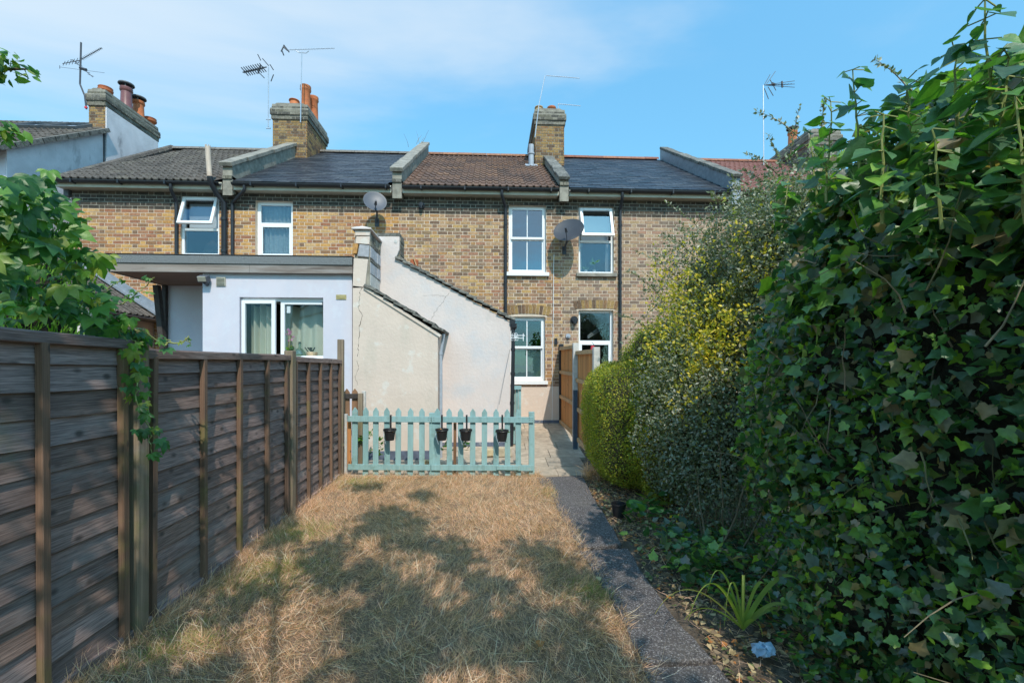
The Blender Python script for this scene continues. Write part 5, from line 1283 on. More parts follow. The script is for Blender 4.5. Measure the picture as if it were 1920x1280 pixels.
# ties of twine round the end post
mb = MB(); q = posts[2]
for k in range(3): mb.tube([q + Vector((.06 * math.cos(a * .6), .06 * math.sin(a * .6), .46 + .015 * k)) for a in range(12)], .008, 5)
tag(mb.build('twine', M['twig']), 'knot of dry twine round the end post of the board fence', 'twine')

# ================================================================== picket fence
YPk = 7.0
pf = thing('picket_fence', (PX(830, YPk), YPk, 0), 'low duck-egg blue picket fence across the end of the lawn', 'fence')
def zat(px, py, Y=YPk): return P(px, py, Y).z
random.seed(5)
# the right end stands a little nearer
def pky(px): return 7.0 - (px - 650) / 350 * .14
pk = [665, 685, 704, 726, 746, 769, 791, 820, 843, 864, 886, 908, 930, 952, 972]
for px in pk:
    Y = pky(px); x = PX(px, Y); top = P(px, 763.5 + (px - 665) * .012, Y).z; tilt = random.uniform(-.008, .008); w = .041
    zb_ = .01 if px > 675 else .15
    mb = MB(); poly = [(x - w, zb_), (x + w, zb_), (x + w + tilt, top - .055), (x + .006 + tilt, top), (x - .006 + tilt, top), (x - w + tilt, top - .055)]
    mb.prism(poly[::-1], Y, Y + .02); mb.build('picket', M['teal'], pf, bevel=.002)
for px, pt, pb in ((810, 774, 899), (997, 772, 906)):
    Y = pky(px) - .005; x = PX(px, Y); z1 = P(px, pt, Y).z
    mb = MB(); mb.box(x - .043, x + .043, Y + .0, Y + .06, -.05, z1); mb.build('post', M['teal'], pf, bevel=.004)
for (a, b, ya, yb) in ((652, 808.5, 779, 791), (810, 1000, 780, 792), (652, 807, 869, 881), (808.5, 1000, 870, 882)):
    Ya, Yb = pky(a) - .022, pky(b) - .022
    pa, pb = P(a, (ya + yb) / 2, Ya), P(b, (ya + yb) / 2 + 1, Yb)
    mb = MB(); mb.beam(pa, pb, .022, .088); mb.build('rail', M['teal'], pf, bevel=.003)
mb = MB(); pa, pb = P(931, 876.5, pky(931) - .05), P(972, 877, pky(972) - .05); mb.beam(pa, pb, .02, .065); mb.build('cleat', M['teal'], pf, bevel=.003)
for px in (809, 999):
    for k in (0, 1, 2):
        for zz_ in (0, 1):
            q = P(px - 6 + 5 * k, 783 + 4 * zz_, pky(px) - .034); sb = MB(); sb.box(q.x - .004, q.x + .004, q.y - .002, q.y + .002, q.z - .004, q.z + .004); sb.build('screw', M['aerial_dark'], pf)
# white post against the end of the board fence
q = G(648, 889); mb = MB(); mb.box(q.x - .045, q.x + .03, q.y - .04, q.y + .03, -.05, P(648, 776, q.y).z)
tag(mb.build('white_post', M['conc_post'], bevel=.004), 'short pale grey post between the board fence and the picket fence', 'post')
# loose brown boards
q = P(655, 830, 7.08); mb = MB(); mb.box(q.x - .03, q.x + .03, 7.07, 7.09, .12, P(655, 790, 7.08).z)
tag(mb.build('brown_board', M['orange_wood'], bevel=.003), 'short orange brown board standing behind the left end of the picket fence', 'board')
q0, q1 = P(853, 905, 7.03), P(853, 791, 7.03)
mb = MB(); mb.box(q0.x - .022, q0.x + .022, 7.0, 7.04, -.03, q1.z); mb.v = [(x + (.05 * (z - .4) * .1), y - .0, z) for x, y, z in mb.v]
tag(mb.build('brown_stake', M['brown_wood'], bevel=.003), 'brown timber stake propping the middle of the picket fence', 'stake')
# brown picket gate behind
bg = thing('brown_gate', (PX(668, 7.3), 7.3, gz(7.3)), 'small brown picket gate beyond the left end of the blue picket fence', 'gate')
for px in (650, 665):
    x = PX(px, 7.35); w = .045; top = P(px, 728, 7.35).z
    mb = MB(); mb.prism([(x - w, .1), (x + w, .1), (x + w, top - .06), (x, top), (x - w, top - .06)][::-1], 7.35, 7.37); mb.build('picket', M['brown_wood'], bg, bevel=.003)
mb = MB(); mb.beam(P(646, 742.5, 7.33), P(671, 742.5, 7.33), .03, .08); mb.build('rail', M['dark_timber'], bg, bevel=.003)
q = P(676, 737, 7.33); mb = MB(); mb.box(q.x - .035, q.x + .035, 7.30, 7.37, 0, q.z); mb.build('post', M['post'], bg, bevel=.004)
q = P(682, 733, 7.42); mb = MB(); mb.box(q.x - .025, q.x + .03, 7.40, 7.45, 0, q.z); mb.build('post', M['conc_post'], bg, bevel=.004)
# hanging pots
def hanging_pot(px, pyrim, label, plant=0, hh=.30):
    Y = pky(px) - .034; x = PX(px, Y); zr_ = P(px, pyrim, Y - .09).z; ztr = P(px, 779, Y).z
    t = thing('hanging_pot', (x, Y - .09, zr_ - .15), label, 'plant pot', 'black pots hung on the picket fence')
    c = Vector((x, Y - .11, zr_ - .155)); mb = MB()
    mb.lathe(c, [(0, 0), (.062, 0), (.088, .15), (.096, .15), (.098, .17), (.086, .17), (.075, .12), (0, .115)], 20); mb.build('pot', M['black_pot'], t, smooth=True)
    so = MB(); so.lathe(c + Vector((0, 0, .125)), [(.078, 0), (0, .01)], 14); so.build('soil', M['soil'], t)
    hk = MB(); hx = x + random.uniform(-.01, .01)
    hk.box(hx - .013, hx + .013, Y - .008, Y - .003, zr_ - .02, ztr + .012); hk.box(hx - .013, hx + .013, Y - .003, Y + .03, ztr + .006, ztr + .011)
    hk.build('hook', M['black_pot'], t)
    ring = MB(); ring.tube([c + Vector((.094 * math.cos(a * math.pi / 10), .094 * math.sin(a * math.pi / 10), .148)) for a in range(21)], .006, 5); ring.build('hanging_ring', M['black_pot'], t)
    bl_ = MB(); bl_.tube([c + Vector((-.095, 0, .15)), c + Vector((-.085, -.03, .05)), c + Vector((-.045, -.05, -.05))], .003, 4); bl_.build('handle', M['alu'], t)
    n = 14
    pos = np.array([c + Vector((0, 0, .125))]) + RNG.normal(size=(n, 3)) * [.035, .035, .005]; tp = rnd_dir(n); tp[:, 2] = np.abs(tp[:, 2]) * .6
    me = leaves_mesh('foliage', M['conifer'] if plant else M['dry_leaf'], 'oval', pos, tp, rnd_dir(n), RNG.uniform(.04, .09, n) if plant else RNG.uniform(.03, .08, n), .6); stuff_obj('plant' if plant else 'dry_stems', me, t)
hanging_pot(734, 805, 'black hanging pot nearest the left end of the picket fence')
hanging_pot(830, 805, 'black hanging pot left of the brown stake on the picket fence')
hanging_pot(874, 806, 'black hanging pot just right of the brown stake on the picket fence')
hanging_pot(941, 807, 'black hanging pot with green seedlings, nearest the path', 1)
# teal gate standing open behind
tg = thing('garden_gate', (PX(968, 8.6), 8.6, gz(8.6)), 'tall duck-egg blue boarded gate standing open by the black pipe', 'gate')
tx0 = PX(961, 8.55); zt = P(968, 724, 8.6).z
for k in range(3):
    mb = MB(); x_ = tx0 + .055 * k; mb.prism([(x_, gz(8.5) + .03), (x_ + .052, gz(8.5) + .03), (x_ + .052, zt - .01 * abs(k - 1.4) ** 2), (x_, zt - .012 * abs(k - 1) ** 2)][::-1], 8.58 - .02 * k, 8.60 - .02 * k); mb.build('board', M['teal'], tg, bevel=.002)
for zz_ in (.55, 1.25): mb = MB(); mb.box(tx0 + .0, tx0 + .165, 8.505, 8.535, zz_, zz_ + .07); mb.build('rail', M['teal'], tg)

# ================================================================== orange board fence, right of the patio
of = thing('board_fence', (1.6, 8.3, gz(8.3)), 'orange featheredge board fence beside the patio and the back wall', 'fence')
XO = PX(1050, YF - .05)
def bay(y0, y1, zt0_, zt1_, zb0, zb1, face=XO):
    n = int((y1 - y0) / .10)
    for k in range(n):
        ya = y0 + (y1 - y0) * k / n; yb = y0 + (y1 - y0) * (k + 1) / n + .012; t = (k + .5) / n; zt = zt0_ + (zt1_ - zt0_) * t; zb = zb0 + (zb1 - zb0) * t
        mb = MB(); th = .016
        mb.add([(face + .02, ya, zb), (face + .02 + .006, yb, zb), (face + .036, yb, zb), (face + .036, ya, zb), (face + .02, ya, zt), (face + .026, yb, zt), (face + .036, yb, zt), (face + .036, ya, zt)], [(0, 3, 2, 1), (4, 5, 6, 7), (0, 1, 5, 4), (1, 2, 6, 5), (2, 3, 7, 6), (3, 0, 4, 7)])
        mb.build('board', M['orange_wood'], of)
    for fz_ in (.03, .36, .68, .985):
        za, zb_ = zb0 + (zt0_ - zb0) * fz_, zb1 + (zt1_ - zb1) * fz_
        mb = MB(); mb.beam((face, y0, za), (face, y1, zb_), .038, .07); mb.build('rail', M['pale_wood'], of, bevel=.003)
y_p = 8.45
bay(y_p + .05, YF - .03, 2.08, 2.12, .36, .40); bay(7.0, y_p - .05, 1.93, 1.96, .20, .30, XO + .03)
for (yy, zt, x_) in ((y_p, 2.12, XO), (6.95, 1.97, XO + .04), (YF - .02, 2.2, XO + .01)):
    mb = MB(); mb.box(x_ - .03, x_ + .07, yy - .05, yy + .05 if yy < 10 else yy + .015, gz(yy) - .05, zt); mb.build('concrete_post', M['conc_post'] if yy < 10 else M['black_pl'], of, bevel=.006)
q = P(1079, 834, 8.3); mb = MB(); mb.box(q.x - .045, q.x + .035, 8.26, 8.33, gz(8.3) - .03, P(1079, 731, 8.3).z)
tag(mb.build('gate_post', M['blue_post'], bevel=.004), 'dark blue painted post in front of the orange board fence', 'post')
t = thing('red_lantern', P(1111, 655, 7.6), 'small red lantern hanging on the fence top below the ground floor window', 'lantern')
q = P(1111, 655, 7.6); mb = MB(); mb.lathe(q + Vector((0, 0, -.03)), [(0, 0), (.04, 0), (.044, .02), (.03, .05), (.03, .09), (0, .1)], 14); mb.build('lamp_body', M['red_pl'], t, smooth=True)
mb = MB(); mb.tube([q + Vector((.0 + .02 * math.sin(a), 0, .07 + .025 * a / 2)) for a in range(5)], .004, 5); mb.build('hook', M['aerial_dark'], t)

# ================================================================== aerials
def yagi(mb, c, d, L_, n, el, ed, r=.007, rear=True):
    c, d, ed = Vector(c), Vector(d).normalized(), Vector(ed).normalized()
    mb.tube([c, c + d * L_], r * 1.3, 5)
    for i in range(n):
        p = c + d * (L_ * (i + .5) / n); s = el * (1 - .35 * i / n); mb.tube([p - ed * s / 2, p + ed * s / 2], r * .8, 4)
    if rear:
        up = d.cross(ed).normalized()
        for sg in (-1, 1):
            for k in range(4): q = c + up * sg * (.05 + .05 * k) - d * (.02 + .03 * k); mb.tube([q - ed * el * .7, q + ed * el * .7], r * .7, 4)
            mb.tube([c, c + up * sg * .24 - d * .14], r * .8, 4)
def aerial(base, top, label, parts, m='alu', r=.014):
    t = thing('tv_aerial', base, label, 'aerial', 'television aerials on the chimneys')
    mb = MB(); pts = base if isinstance(base, list) else [base, top]; mb.tube(pts, r, 6); mb.build('mast', M[m], t)
    for (c, d, L_, n, el, ed, mm, rear) in parts:
        yb = MB(); yagi(yb, c, d, L_, n, el, ed, rear=rear); yb.build('antenna', M[mm], t)
    return t
def clampm(t, p, w=.12):
    mb = MB(); mb.box(p.x, p.x + w, p.y - .015, p.y + .015, p.z - .012, p.z + .012); mb.box(p.x, p.x + w, p.y - .015, p.y + .015, p.z - .26, p.z - .236); mb.build('bracket', M['alu'], t)
# 1: cranked mast at far left
Y = 12.5
t = thing('tv_aerial', P(162, 205, Y), 'cranked mast aerial on the far left rendered chimney', 'aerial', 'television aerials on the chimneys')
mb = MB(); mb.tube([P(162, 205, Y), P(159, 180, Y), P(150, 158, Y), P(151, 120, Y), P(152, 80, Y)], .02, 6); mb.build('mast', M['aerial_dark'], t)
c = P(152, 112, Y); yb = MB(); yagi(yb, c, P(186, 93, Y) - c, .62, 14, .14, (0, 1, .3), rear=False); yb.build('antenna', M['aerial_dark'], t)
c = P(136, 112, Y); yb = MB(); yagi(yb, c, P(172, 143, Y) - c, .68, 5, .2, (.3, 1, .2), rear=False); yagi(yb, P(152, 113, Y), P(121, 119, Y) - P(152, 113, Y), .48, 6, .24, (0, .4, 1), rear=False); yb.build('antenna', M['aerial_dark'], t)
mb = MB(); c = P(153, 128, Y); mb.tube([c - Vector((.04, 0, 0)), c + Vector((.12, 0, -.04))], .035, 8); mb.tube([P(112, 126, Y), P(196, 137, Y)], .004, 4); mb.tube([P(112, 123, Y), P(112, 129, Y)], .006, 4); mb.build('dipole', M['aerial_dark'], t)
mb = MB(); mb.lathe(P(161.5, 202, Y), [(.0, -.03), (.035, -.01), (.035, .02), (0, .03)], 10, axis=(0, -1, 0)); mb.build('insulator', M['red_pl'], t)
# 2
Y = 13.15
t = thing('tv_aerial', P(503, 238, Y), 'aerial on a tall mast left of the brick chimney over the slate roof', 'aerial', 'television aerials on the chimneys')
mb = MB(); mb.tube([P(503, 238, Y), P(503.5, 126, Y)], .016, 6); mb.build('mast', M['alu'], t)
c = P(500, 126, Y); yb = MB(); d = P(455, 136, Y) - c; yb.tube([c, c + d], .016, 6)
for k in range(9):
    p = c + d * (.15 + .85 * k / 9); yb.tube([p + Vector((-.03, -.14, .03)), p + Vector((.02, .14, -.02))], .014, 5); yb.tube([p + Vector((0, 0, .035)), p - Vector((.02, 0, .035))], .016, 4)
yb.build('antenna', M['aerial_dark'], t)
rb = MB()
for (a, b) in (((483, 102), (489, 114)), ((492, 110), (504, 124)), ((506, 121), (513, 132)), ((513, 140), (508, 153)), ((486, 137), (496, 147))): rb.tube([P(a[0], a[1], Y), P(b[0], b[1], Y + .1)], .012, 5)
rb.tube([P(489, 122, Y), P(484, 138, Y)], .02, 5); rb.build('reflector', M['aerial_dark'], t); clampm(t, P(499, 224, Y))
# 3
Y = 13.1
t = thing('tv_aerial', P(563.5, 225, Y), 'long horizontal aerial on a thin mast beside the tall orange chimney pots', 'aerial', 'television aerials on the chimneys')
mb = MB(); mb.tube([P(563.5, 230, Y), P(566, 98, Y)], .015, 6); mb.tube([P(555, 95, Y), P(560, 99, Y), P(574, 100, Y), P(579, 96, Y)], .01, 5); mb.build('mast', M['alu'], t)
c = P(541, 94, Y); yb = MB(); yagi(yb, c, P(623, 91, Y) - c, 1.28, 18, .12, (.15, .4, .9), rear=False); yb.build('antenna', M['alu'], t)
rb = MB()
for (a, b) in (((527, 97), (533, 85)), ((532, 85), (542, 98)), ((528, 94), (532, 104)), ((531, 88), (539, 95))): rb.tube([P(a[0], a[1], Y), P(b[0], b[1], Y)], .018, 5)
rb.build('reflector', M['aerial_dark'], t)
# 4 and 5
Y = 12.75
t = thing('tv_aerial', P(1003, 258, Y), 'leaning thin aerial mast strapped to the chimney right of the brown roof', 'aerial', 'television aerials on the chimneys')
mb = MB(); mb.tube([P(1003, 258, Y), P(1010, 200, Y), P(1022, 142, Y)], .013, 6); mb.build('mast', M['alu'], t)
c = P(1024, 142, Y); yb = MB(); yagi(yb, c, P(1086, 147, Y) - c, .95, 20, .09, (.1, .5, .85), rear=False); yb.build('antenna', M['alu'], t)
Y = 13.3
t = thing('tv_aerial', P(1046, 215, Y), 'small white aerial pointing right from behind the chimney pots over the brown roof', 'aerial', 'television aerials on the chimneys')
mb = MB(); mb.tube([P(1046, 215, Y), P(1047, 195, Y)], .012, 5); mb.build('mast', M['alu'], t)
c = P(1046, 195, Y); yb = MB(); yagi(yb, c, P(1089, 199, Y) - c, .68, 12, .08, (.1, .5, .85), rear=False); yb.build('antenna', M['alu'], t)
# 6
Y = 13.6
t = thing('tv_aerial', P(1432, 305, Y), 'tall mast aerial over the red roof on the right', 'aerial', 'television aerials on the chimneys')
mb = MB(); mb.tube([P(1432, 312, Y), P(1431, 160, Y)], .014, 6); mb.build('mast', M['alu'], t)
c = P(1433, 160, Y); yb = MB()
for k in (-1, 0, 1): yb.tube([c, P(1490, 158 + 6 * k, Y + .1 * k)], .008, 4)
for k in range(7): p = c.lerp(P(1488, 158, Y), .25 + .1 * k); yb.tube([p - Vector((0, .12, .06)), p + Vector((0, .12, .06))], .007, 4)
yb.tube([P(1447, 157, Y), P(1453, 159, Y)], .04, 6); yb.tube([P(1466, 153, Y), P(1467, 164, Y)], .03, 6); yb.build('antenna', M['aerial_dark'], t)
rb = MB()
for (a, b) in (((1433, 160), (1444, 140)), ((1436, 160), (1454, 134)), ((1433, 166), (1441, 186)), ((1440, 163), (1450, 180)), ((1444, 150), (1455, 170))): rb.tube([P(a[0], a[1], Y), P(b[0], b[1], Y)], .011, 4)
rb.build('reflector', M['aerial_dark'], t)
# weed on the party wall
q = P(790, 270, YR - .2)
t = thing('wall_weed', q, 'dry sprig growing out of the top of the party wall coping', 'weed')
twigs('sprig', M['twig'], t, [q, q + Vector((-.05, 0, 0)), q, q + Vector((-.1, -.3, -.15)), q + Vector((-.25, -.8, -.5))], [(.5, 0, .8), (-.3, 0, .9), (.2, 0, 1), (.3, -.3, .7), (-.1, -.4, .8)], .42, .007, .35)

# ================================================================== vegetation, right side
def ind_leaves(parent, kind, m, pos, tip, nrm, scl, n, name='leaf'):
    """the n nearest leaves as pieces, the rest joined"""
    d = np.linalg.norm(pos - np.array([0, 0, HC]), axis=1)
    infront = pos[:, 1] > .45 * np.abs(pos[:, 0] - .05) * .9
    depth_ok = pos[:, 1] > .7
    px = 960 + F * (pos[:, 0] * math.cos(TH) - pos[:, 1] * math.sin(TH)) / np.maximum(.1, pos[:, 0] * math.sin(TH) + pos[:, 1] * math.cos(TH))
    py = VPY - F * (pos[:, 2] - HC) / np.maximum(.1, pos[:, 0] * math.sin(TH) + pos[:, 1] * math.cos(TH))
    ok = (px > 0) & (px < 1920) & (py > 0) & (py < 1280) & depth_ok
    key = np.where(ok, d / scl, 1e9); idx = np.argsort(key)[:n]; idx = idx[key[idx] < 1e8]
    rest = np.ones(len(pos), bool); rest[idx] = False
    bv, bf = leafshape(kind); mb = MB(); mb.v = [tuple(v) for v in bv]; mb.f = [list(f) for f in bf]; mb.r = [0.] * len(bf); me = mb.mesh(name, m); me.polygons.foreach_set('use_smooth', [True] * len(me.polygons))
    Fm = frames(tip, nrm)
    for i in idx:
        mt = Matrix([[*Fm[i][0], 0], [*Fm[i][1], 0], [*Fm[i][2], 0], [0, 0, 0, 1]])
        o_ = bpy.data.objects.new(name, me); COL.objects.link(o_); setp(o_, parent); o_.location = pos[i]; o_.rotation_euler = mt.to_euler(); o_.scale = (scl[i],) * 3
    stuff_obj('foliage', leaves_mesh('foliage', m, kind, pos[rest], tip[rest], nrm[rest], scl[rest], smooth=True), parent)

# ---- ivy wall
iv = thing('ivy_hedge', (2.4, 2.4, 0), 'tall dark glossy ivy hedge filling the right side beside the path', 'hedge')
blobs = [((2.72, 2.2, 1.35), (.92, 1.45, 1.52), 2.8, .10, 0.3, 15500), ((2.75, 1.1, 1.5), (.85, .9, 1.6), 2.6, .10, 1.1, 6000), ((3.0, 3.2, 1.05), (1.0, .95, 1.35), 2.4, .13, 2.2, 9000), ((2.35, 1.8, .35), (.72, 1.3, .6), 2.4, .2, 3.0, 5000), ((3.2, 2.3, 2.4), (.9, 1.2, .75), 2.2, .2, 4.0, 3400), ((2.65, 1.85, 2.35), (.72, 1.3, .78), 2.2, .16, 5.1, 4600), ((2.62, 2.45, 2.45), (.62, .75, .82), 2.1, .18, 6.4, 3000)]
AP, AN = [], []
for c, r, p_, amp, ph_, n in blobs:
    pos, nr = shell(n, c, r, p_, amp, 2.2, ph_, .42); AP.append(pos); AN.append(nr)
    core('inner_occluder', M['inner'], iv, c, r, p_, amp, 2.2, ph_, .36)
pos = np.concatenate(AP); nr = np.concatenate(AN); n = len(pos)
tip = nr * .45 + rnd_dir(n) * .95 + np.array([0, 0, -.5]); nn_ = nr * .75 + rnd_dir(n) * 1.05 + np.array([0, 0, .45])
big = (pos[:, 2] > 2.0); scl = RNG.uniform(.026, .072, n) * np.where(big, 1.4, 1.0) * np.where(pos[:, 2] < .8, .85, 1)
scl = np.where(RNG.random(n) < .06, scl * 1.5, scl)
ind_leaves(iv, 'ivy', M['ivy'], pos, tip, nn_, scl, 300)
# sprouting shoots with large leaves
sb = MB(); SP, ST, SN, SS = [], [], [], []
shoots = [(1845, 330, 0, 1.55), (1600, 330, 130, 2.2), (1700, 260, 150, 1.9), (1790, 260, 95, 1.7), (1890, 260, 110, 1.55), (1560, 380, 190, 2.4), (1750, 430, 240, 1.6), (1655, 420, 215, 1.75), (1480, 460, 330, 3.0), (1520, 410, 250, 2.7), (1905, 420, 180, 1.45)]
for (px, pyb, pyt, Y) in shoots:
    a, b = P(px + random.uniform(-20, 20), pyb, Y), P(px, pyt, Y); k = 9; pts = [a.lerp(b, i / k) + Vector((random.uniform(-.005, .005), random.uniform(-.005, .005), 0)) for i in range(k + 1)]
    sb.tube(pts, [.007 * (1 - .6 * i / k) for i in range(k + 1)], 5, cap=False)
    for i in range(1, k + 1):
        for _ in range(4 if px == 1845 else 3):
            an = random.uniform(0, 6.3); L_ = random.uniform(.045, .115) * (1 if i < k else .6)
            dr = Vector((math.cos(an), math.sin(an) * .8, random.uniform(-.5, .35))); st0 = pts[i]; st1 = pts[i] + dr * .05
            sb.tube([st0, st1], .0025, 4, cap=False); SP.append(st1); ST.append(dr + Vector((0, 0, -.35))); SN.append(Vector((-dr.x * .2, -.45, .8)) + Vector([random.uniform(-.5, .5) for _ in range(3)])); SS.append(L_)
sb.build('shoots', M['green_stem'], iv, kind='stuff')
SP, ST, SN, SS = map(np.array, (SP, ST, SN, SS))
lo = bpy.data.objects.new('shoot_leaves', leaves_mesh('shoot_leaves', M['ivy_young'], 'heart', SP, ST, SN, SS, smooth=True)); COL.objects.link(lo); setp(lo, iv); lo['kind'] = 'stuff'
# bare stems woven through
ps, nr_ = shell(170, (2.7, 2.2, 1.3), (.93, 1.45, 1.5), 2.8, .1, 2.2, .3, .25)
twigs('stems', M['twig'], iv, ps, nr_ * .5 + rnd_dir(len(ps)) * .8, .38, .004, .3)

# ---- variegated shrub
vg_ = thing('variegated_shrub', (3.0, 5.3, 0), 'silvery green elaeagnus-like shrub with yellow variegated leaves, between hedge and ivy', 'shrub')
sbl = [((2.75, 5.15, 1.35), (.92, 1.15, 1.5), 2.1, .2, .4, 21000), ((3.35, 5.0, 2.3), (1.1, 1.1, 1.5), 2.0, .22, 1.9, 23000), ((2.45, 4.6, .8), (.72, .8, .95), 2.2, .2, 2.6, 12000), ((3.3, 4.25, 2.65), (.85, .7, 1.2), 2.0, .25, 3.7, 17000), ((2.75, 5.5, 2.35), (.75, .8, 1.15), 2.0, .3, 5.2, 14000), ((3.15, 4.7, 2.65), (.75, .8, 1.22), 2.0, .25, 6.3, 14000), ((2.2, 5.0, 1.15), (.55, .7, 1.0), 2.0, .28, 7.3, 12000)]
AP, AN = [], []
for c, r, p_, amp, ph_, n in sbl:
    pos, nr = shell(n, c, r, p_, amp, 2.6, ph_, .5, dpow=1.3); AP.append(pos); AN.append(nr); core('inner_occluder', M['inner_pale'], vg_, c, r, p_, amp, 2.6, ph_, .58)
pos = np.concatenate(AP); nr = np.concatenate(AN)
# cluster the leaves into sprays
n = len(pos); 
sp = lump(pos, 5.0, 1.0); keep = sp + RNG.normal(size=n) * .45 > -.45; pos, nr = pos[keep], nr[keep]; n = len(pos)
tip = nr * .5 + rnd_dir(n) * .9 + np.array([-.1, 0, .25]); nn_ = nr * .6 + rnd_dir(n) + np.array([0, 0, .4]); scl = RNG.uniform(.028, .052, n)
ppx, ppy = zip(*[topix(*p) for p in pos]); ppx, ppy = np.array(ppx), np.array(ppy)
ymask = (np.exp(-(((pos[:, 0] - 2.2) / .6) ** 2 + ((pos[:, 2] - 2.2) / 1.0) ** 2)) * .9 + .75 * lump(pos, 4.2, 2.) - .25 + RNG.normal(size=n) * .16) > .50
stuff_obj('foliage', leaves_mesh('foliage', M['shrub'], 'small', pos[~ymask], tip[~ymask], nn_[~ymask], scl[~ymask]), vg_)
stuff_obj('golden_foliage', leaves_mesh('golden_foliage', M['yellow_leaf'], 'small', pos[ymask], tip[ymask], nn_[ymask], scl[ymask] * 1.15), vg_)
# long wands reaching out of the outline
wands, WP, WT, WN = MB(), [], [], []
ws = [(1290, 470, 1215, 590, 5.2), (1330, 450, 1250, 380, 5.4), (1400, 400, 1370, 330, 5.0), (1460, 330, 1400, 290, 4.6), (1300, 480, 1240, 440, 5.2), (1480, 300, 1500, 200, 4.4), (1240, 560, 1180, 510, 5.3), (1220, 620, 1155, 590, 5.4), (1350, 420, 1310, 415, 5.1), (1500, 260, 1420, 210, 4.3), (1540, 260, 1545, 190, 4.0), (1250, 560, 1165, 640, 5.3), (1420, 380, 1360, 390, 4.8), (1720, 190, 1640, 112, 3.2), (1270, 520, 1190, 470, 5.4), (1450, 360, 1392, 320, 4.7), (1380, 430, 1330, 360, 4.9), (1470, 330, 1440, 255, 4.5)]
for (xa, ya, xb, yb, Y) in ws:
    a, b = P(xa, ya, Y + .1), P(xb, yb, Y - .1); k = 14
    m_ = (a + b) / 2 + Vector((0, 0, .08)); pts = [(a.lerp(m_, t)).lerp(m_.lerp(b, t), t) for t in [i / k for i in range(k + 1)]]
    wands.tube(pts, [.005 * (1 - .7 * i / k) for i in range(k + 1)], 4, cap=False)
    d_ = (b - a).normalized()
    for i in range(1, k + 1):
        for _ in range(3): WP.append(pts[i] + Vector([random.uniform(-.01, .01) for _ in range(3)])); WT.append(d_ * .5 + Vector([random.uniform(-1, 1) for _ in range(3)])); WN.append(Vector([random.uniform(-1, 1) for _ in range(3)]) + Vector((0, -.4, .6)))
wands.build('wands', M['twig'], vg_, kind='stuff'); WP, WT, WN = map(np.array, (WP, WT, WN))
lo = bpy.data.objects.new('wand_leaves', leaves_mesh('wand_leaves', M['shrub'], 'small', WP, WT, WN, RNG.uniform(.03, .055, len(WP)))); COL.objects.link(lo); setp(lo, vg_); lo['kind'] = 'stuff'
# stems at the foot
ps = np.array([[random.uniform(2.0, 2.9), random.uniform(3.9, 4.8), 0] for _ in range(26)]); dr = np.array([[random.uniform(-.3, .3), random.uniform(-.3, .3), 1] for _ in range(26)])
twigs('stems', M['twig'], vg_, ps, dr, 1.2, .010, .22, 7)

# ---- clipped golden hedge
gh = thing('clipped_hedge', (2.1, 6.3, 0), 'clipped round-topped golden green hedge between the path and the orange fence', 'hedge')
hb_ = [((2.10, 6.55, .88), (.66, 1.1, .88), 3.4, .05, .2, 40000), ((2.30, 5.6, .78), (.62, .7, .84), 2.4, .14, 1.5, 20000), ((2.35, 6.3, 1.55), (.50, .9, .75), 2.0, .22, 2.9, 12000)]
AP, AN = [], []
for c, r, p_, amp, ph_, n in hb_:
    pos, nr = shell(n, c, r, p_, amp, 2.5, ph_, .11, dpow=1.2); AP.append(pos); AN.append(nr); core('inner_occluder', M['inner_pale'], gh, c, r, p_, amp, 2.5, ph_, .09)
pos = np.concatenate(AP); nr = np.concatenate(AN); n = len(pos)
tip = nr * .6 + rnd_dir(n) * .9 + np.array([0, 0, .3]); nn_ = nr * .7 + rnd_dir(n); scl = RNG.uniform(.018, .034, n)
stuff_obj('foliage', leaves_mesh('foliage', M['privet'], 'small', pos, tip, nn_, scl), gh)
ps, nr_ = shell(260, (2.12, 6.5, .9), (.66, 1.1, .9), 3.0, .05, 2.5, .2, .02); twigs('shoots', M['green_stem'], gh, ps, nr_ + np.array([0, 0, .7]), .09, .0025, .3, 3)
# ground-level weeds in front of it
def clump(name, label, cat, pts, m, kind, n, size, spread, up=.6, group=None, w=1.0):
    c0 = np.mean(pts, axis=0); t = thing(name, c0, label, cat, group)
    pos = np.array([pts[RNG.integers(len(pts))] for _ in range(n)]) + RNG.normal(size=(n, 3)) * spread; pos[:, 2] = np.maximum(pos[:, 2], .0)
    tp = rnd_dir(n); tp[:, 2] = np.abs(tp[:, 2]) * up + .15
    stuff_obj('foliage', leaves_mesh('foliage', m, kind, pos, tp, rnd_dir(n) * .5 + np.array([0, 0, 1]), RNG.uniform(.6, 1.2, n) * size, w), t); return t
clump('green_weed', 'leafy green weed below the hedge beside the black pot', 'plant', np.array([G(1195, 975) + Vector((0, 0, .08)), G(1215, 968) + Vector((0, 0, .12))]), M['vine'], 'heart', 26, .13, [.10, .10, .05])
clump('ivy_runner', 'trailing ivy and weeds at the foot of the shrub by the path', 'plant', np.array([G(1290, 1080) + Vector((0, 0, .1)), G(1330, 1075) + Vector((0, 0, .16)), G(1250, 1020) + Vector((0, 0, .12))]), M['ivy'], 'ivy', 170, .08, [.13, .13, .08])
clump('patio_weed', 'green weed behind the picket fence, right of the brown stake', 'plant', np.array([P(872, 835, 7.35), P(868, 820, 7.35), P(838, 838, 7.35)]), M['vine'], 'heart', 40, .09, [.05, .05, .04])
clump('corner_weed', 'leafy weed behind the second blue picket at the left', 'plant', np.array([P(676, 822, 7.3), P(694, 818, 7.35), P(713, 838, 7.35), P(708, 850, 7.3)]), M['conifer'], 'oval', 70, .08, [.04, .04, .05])

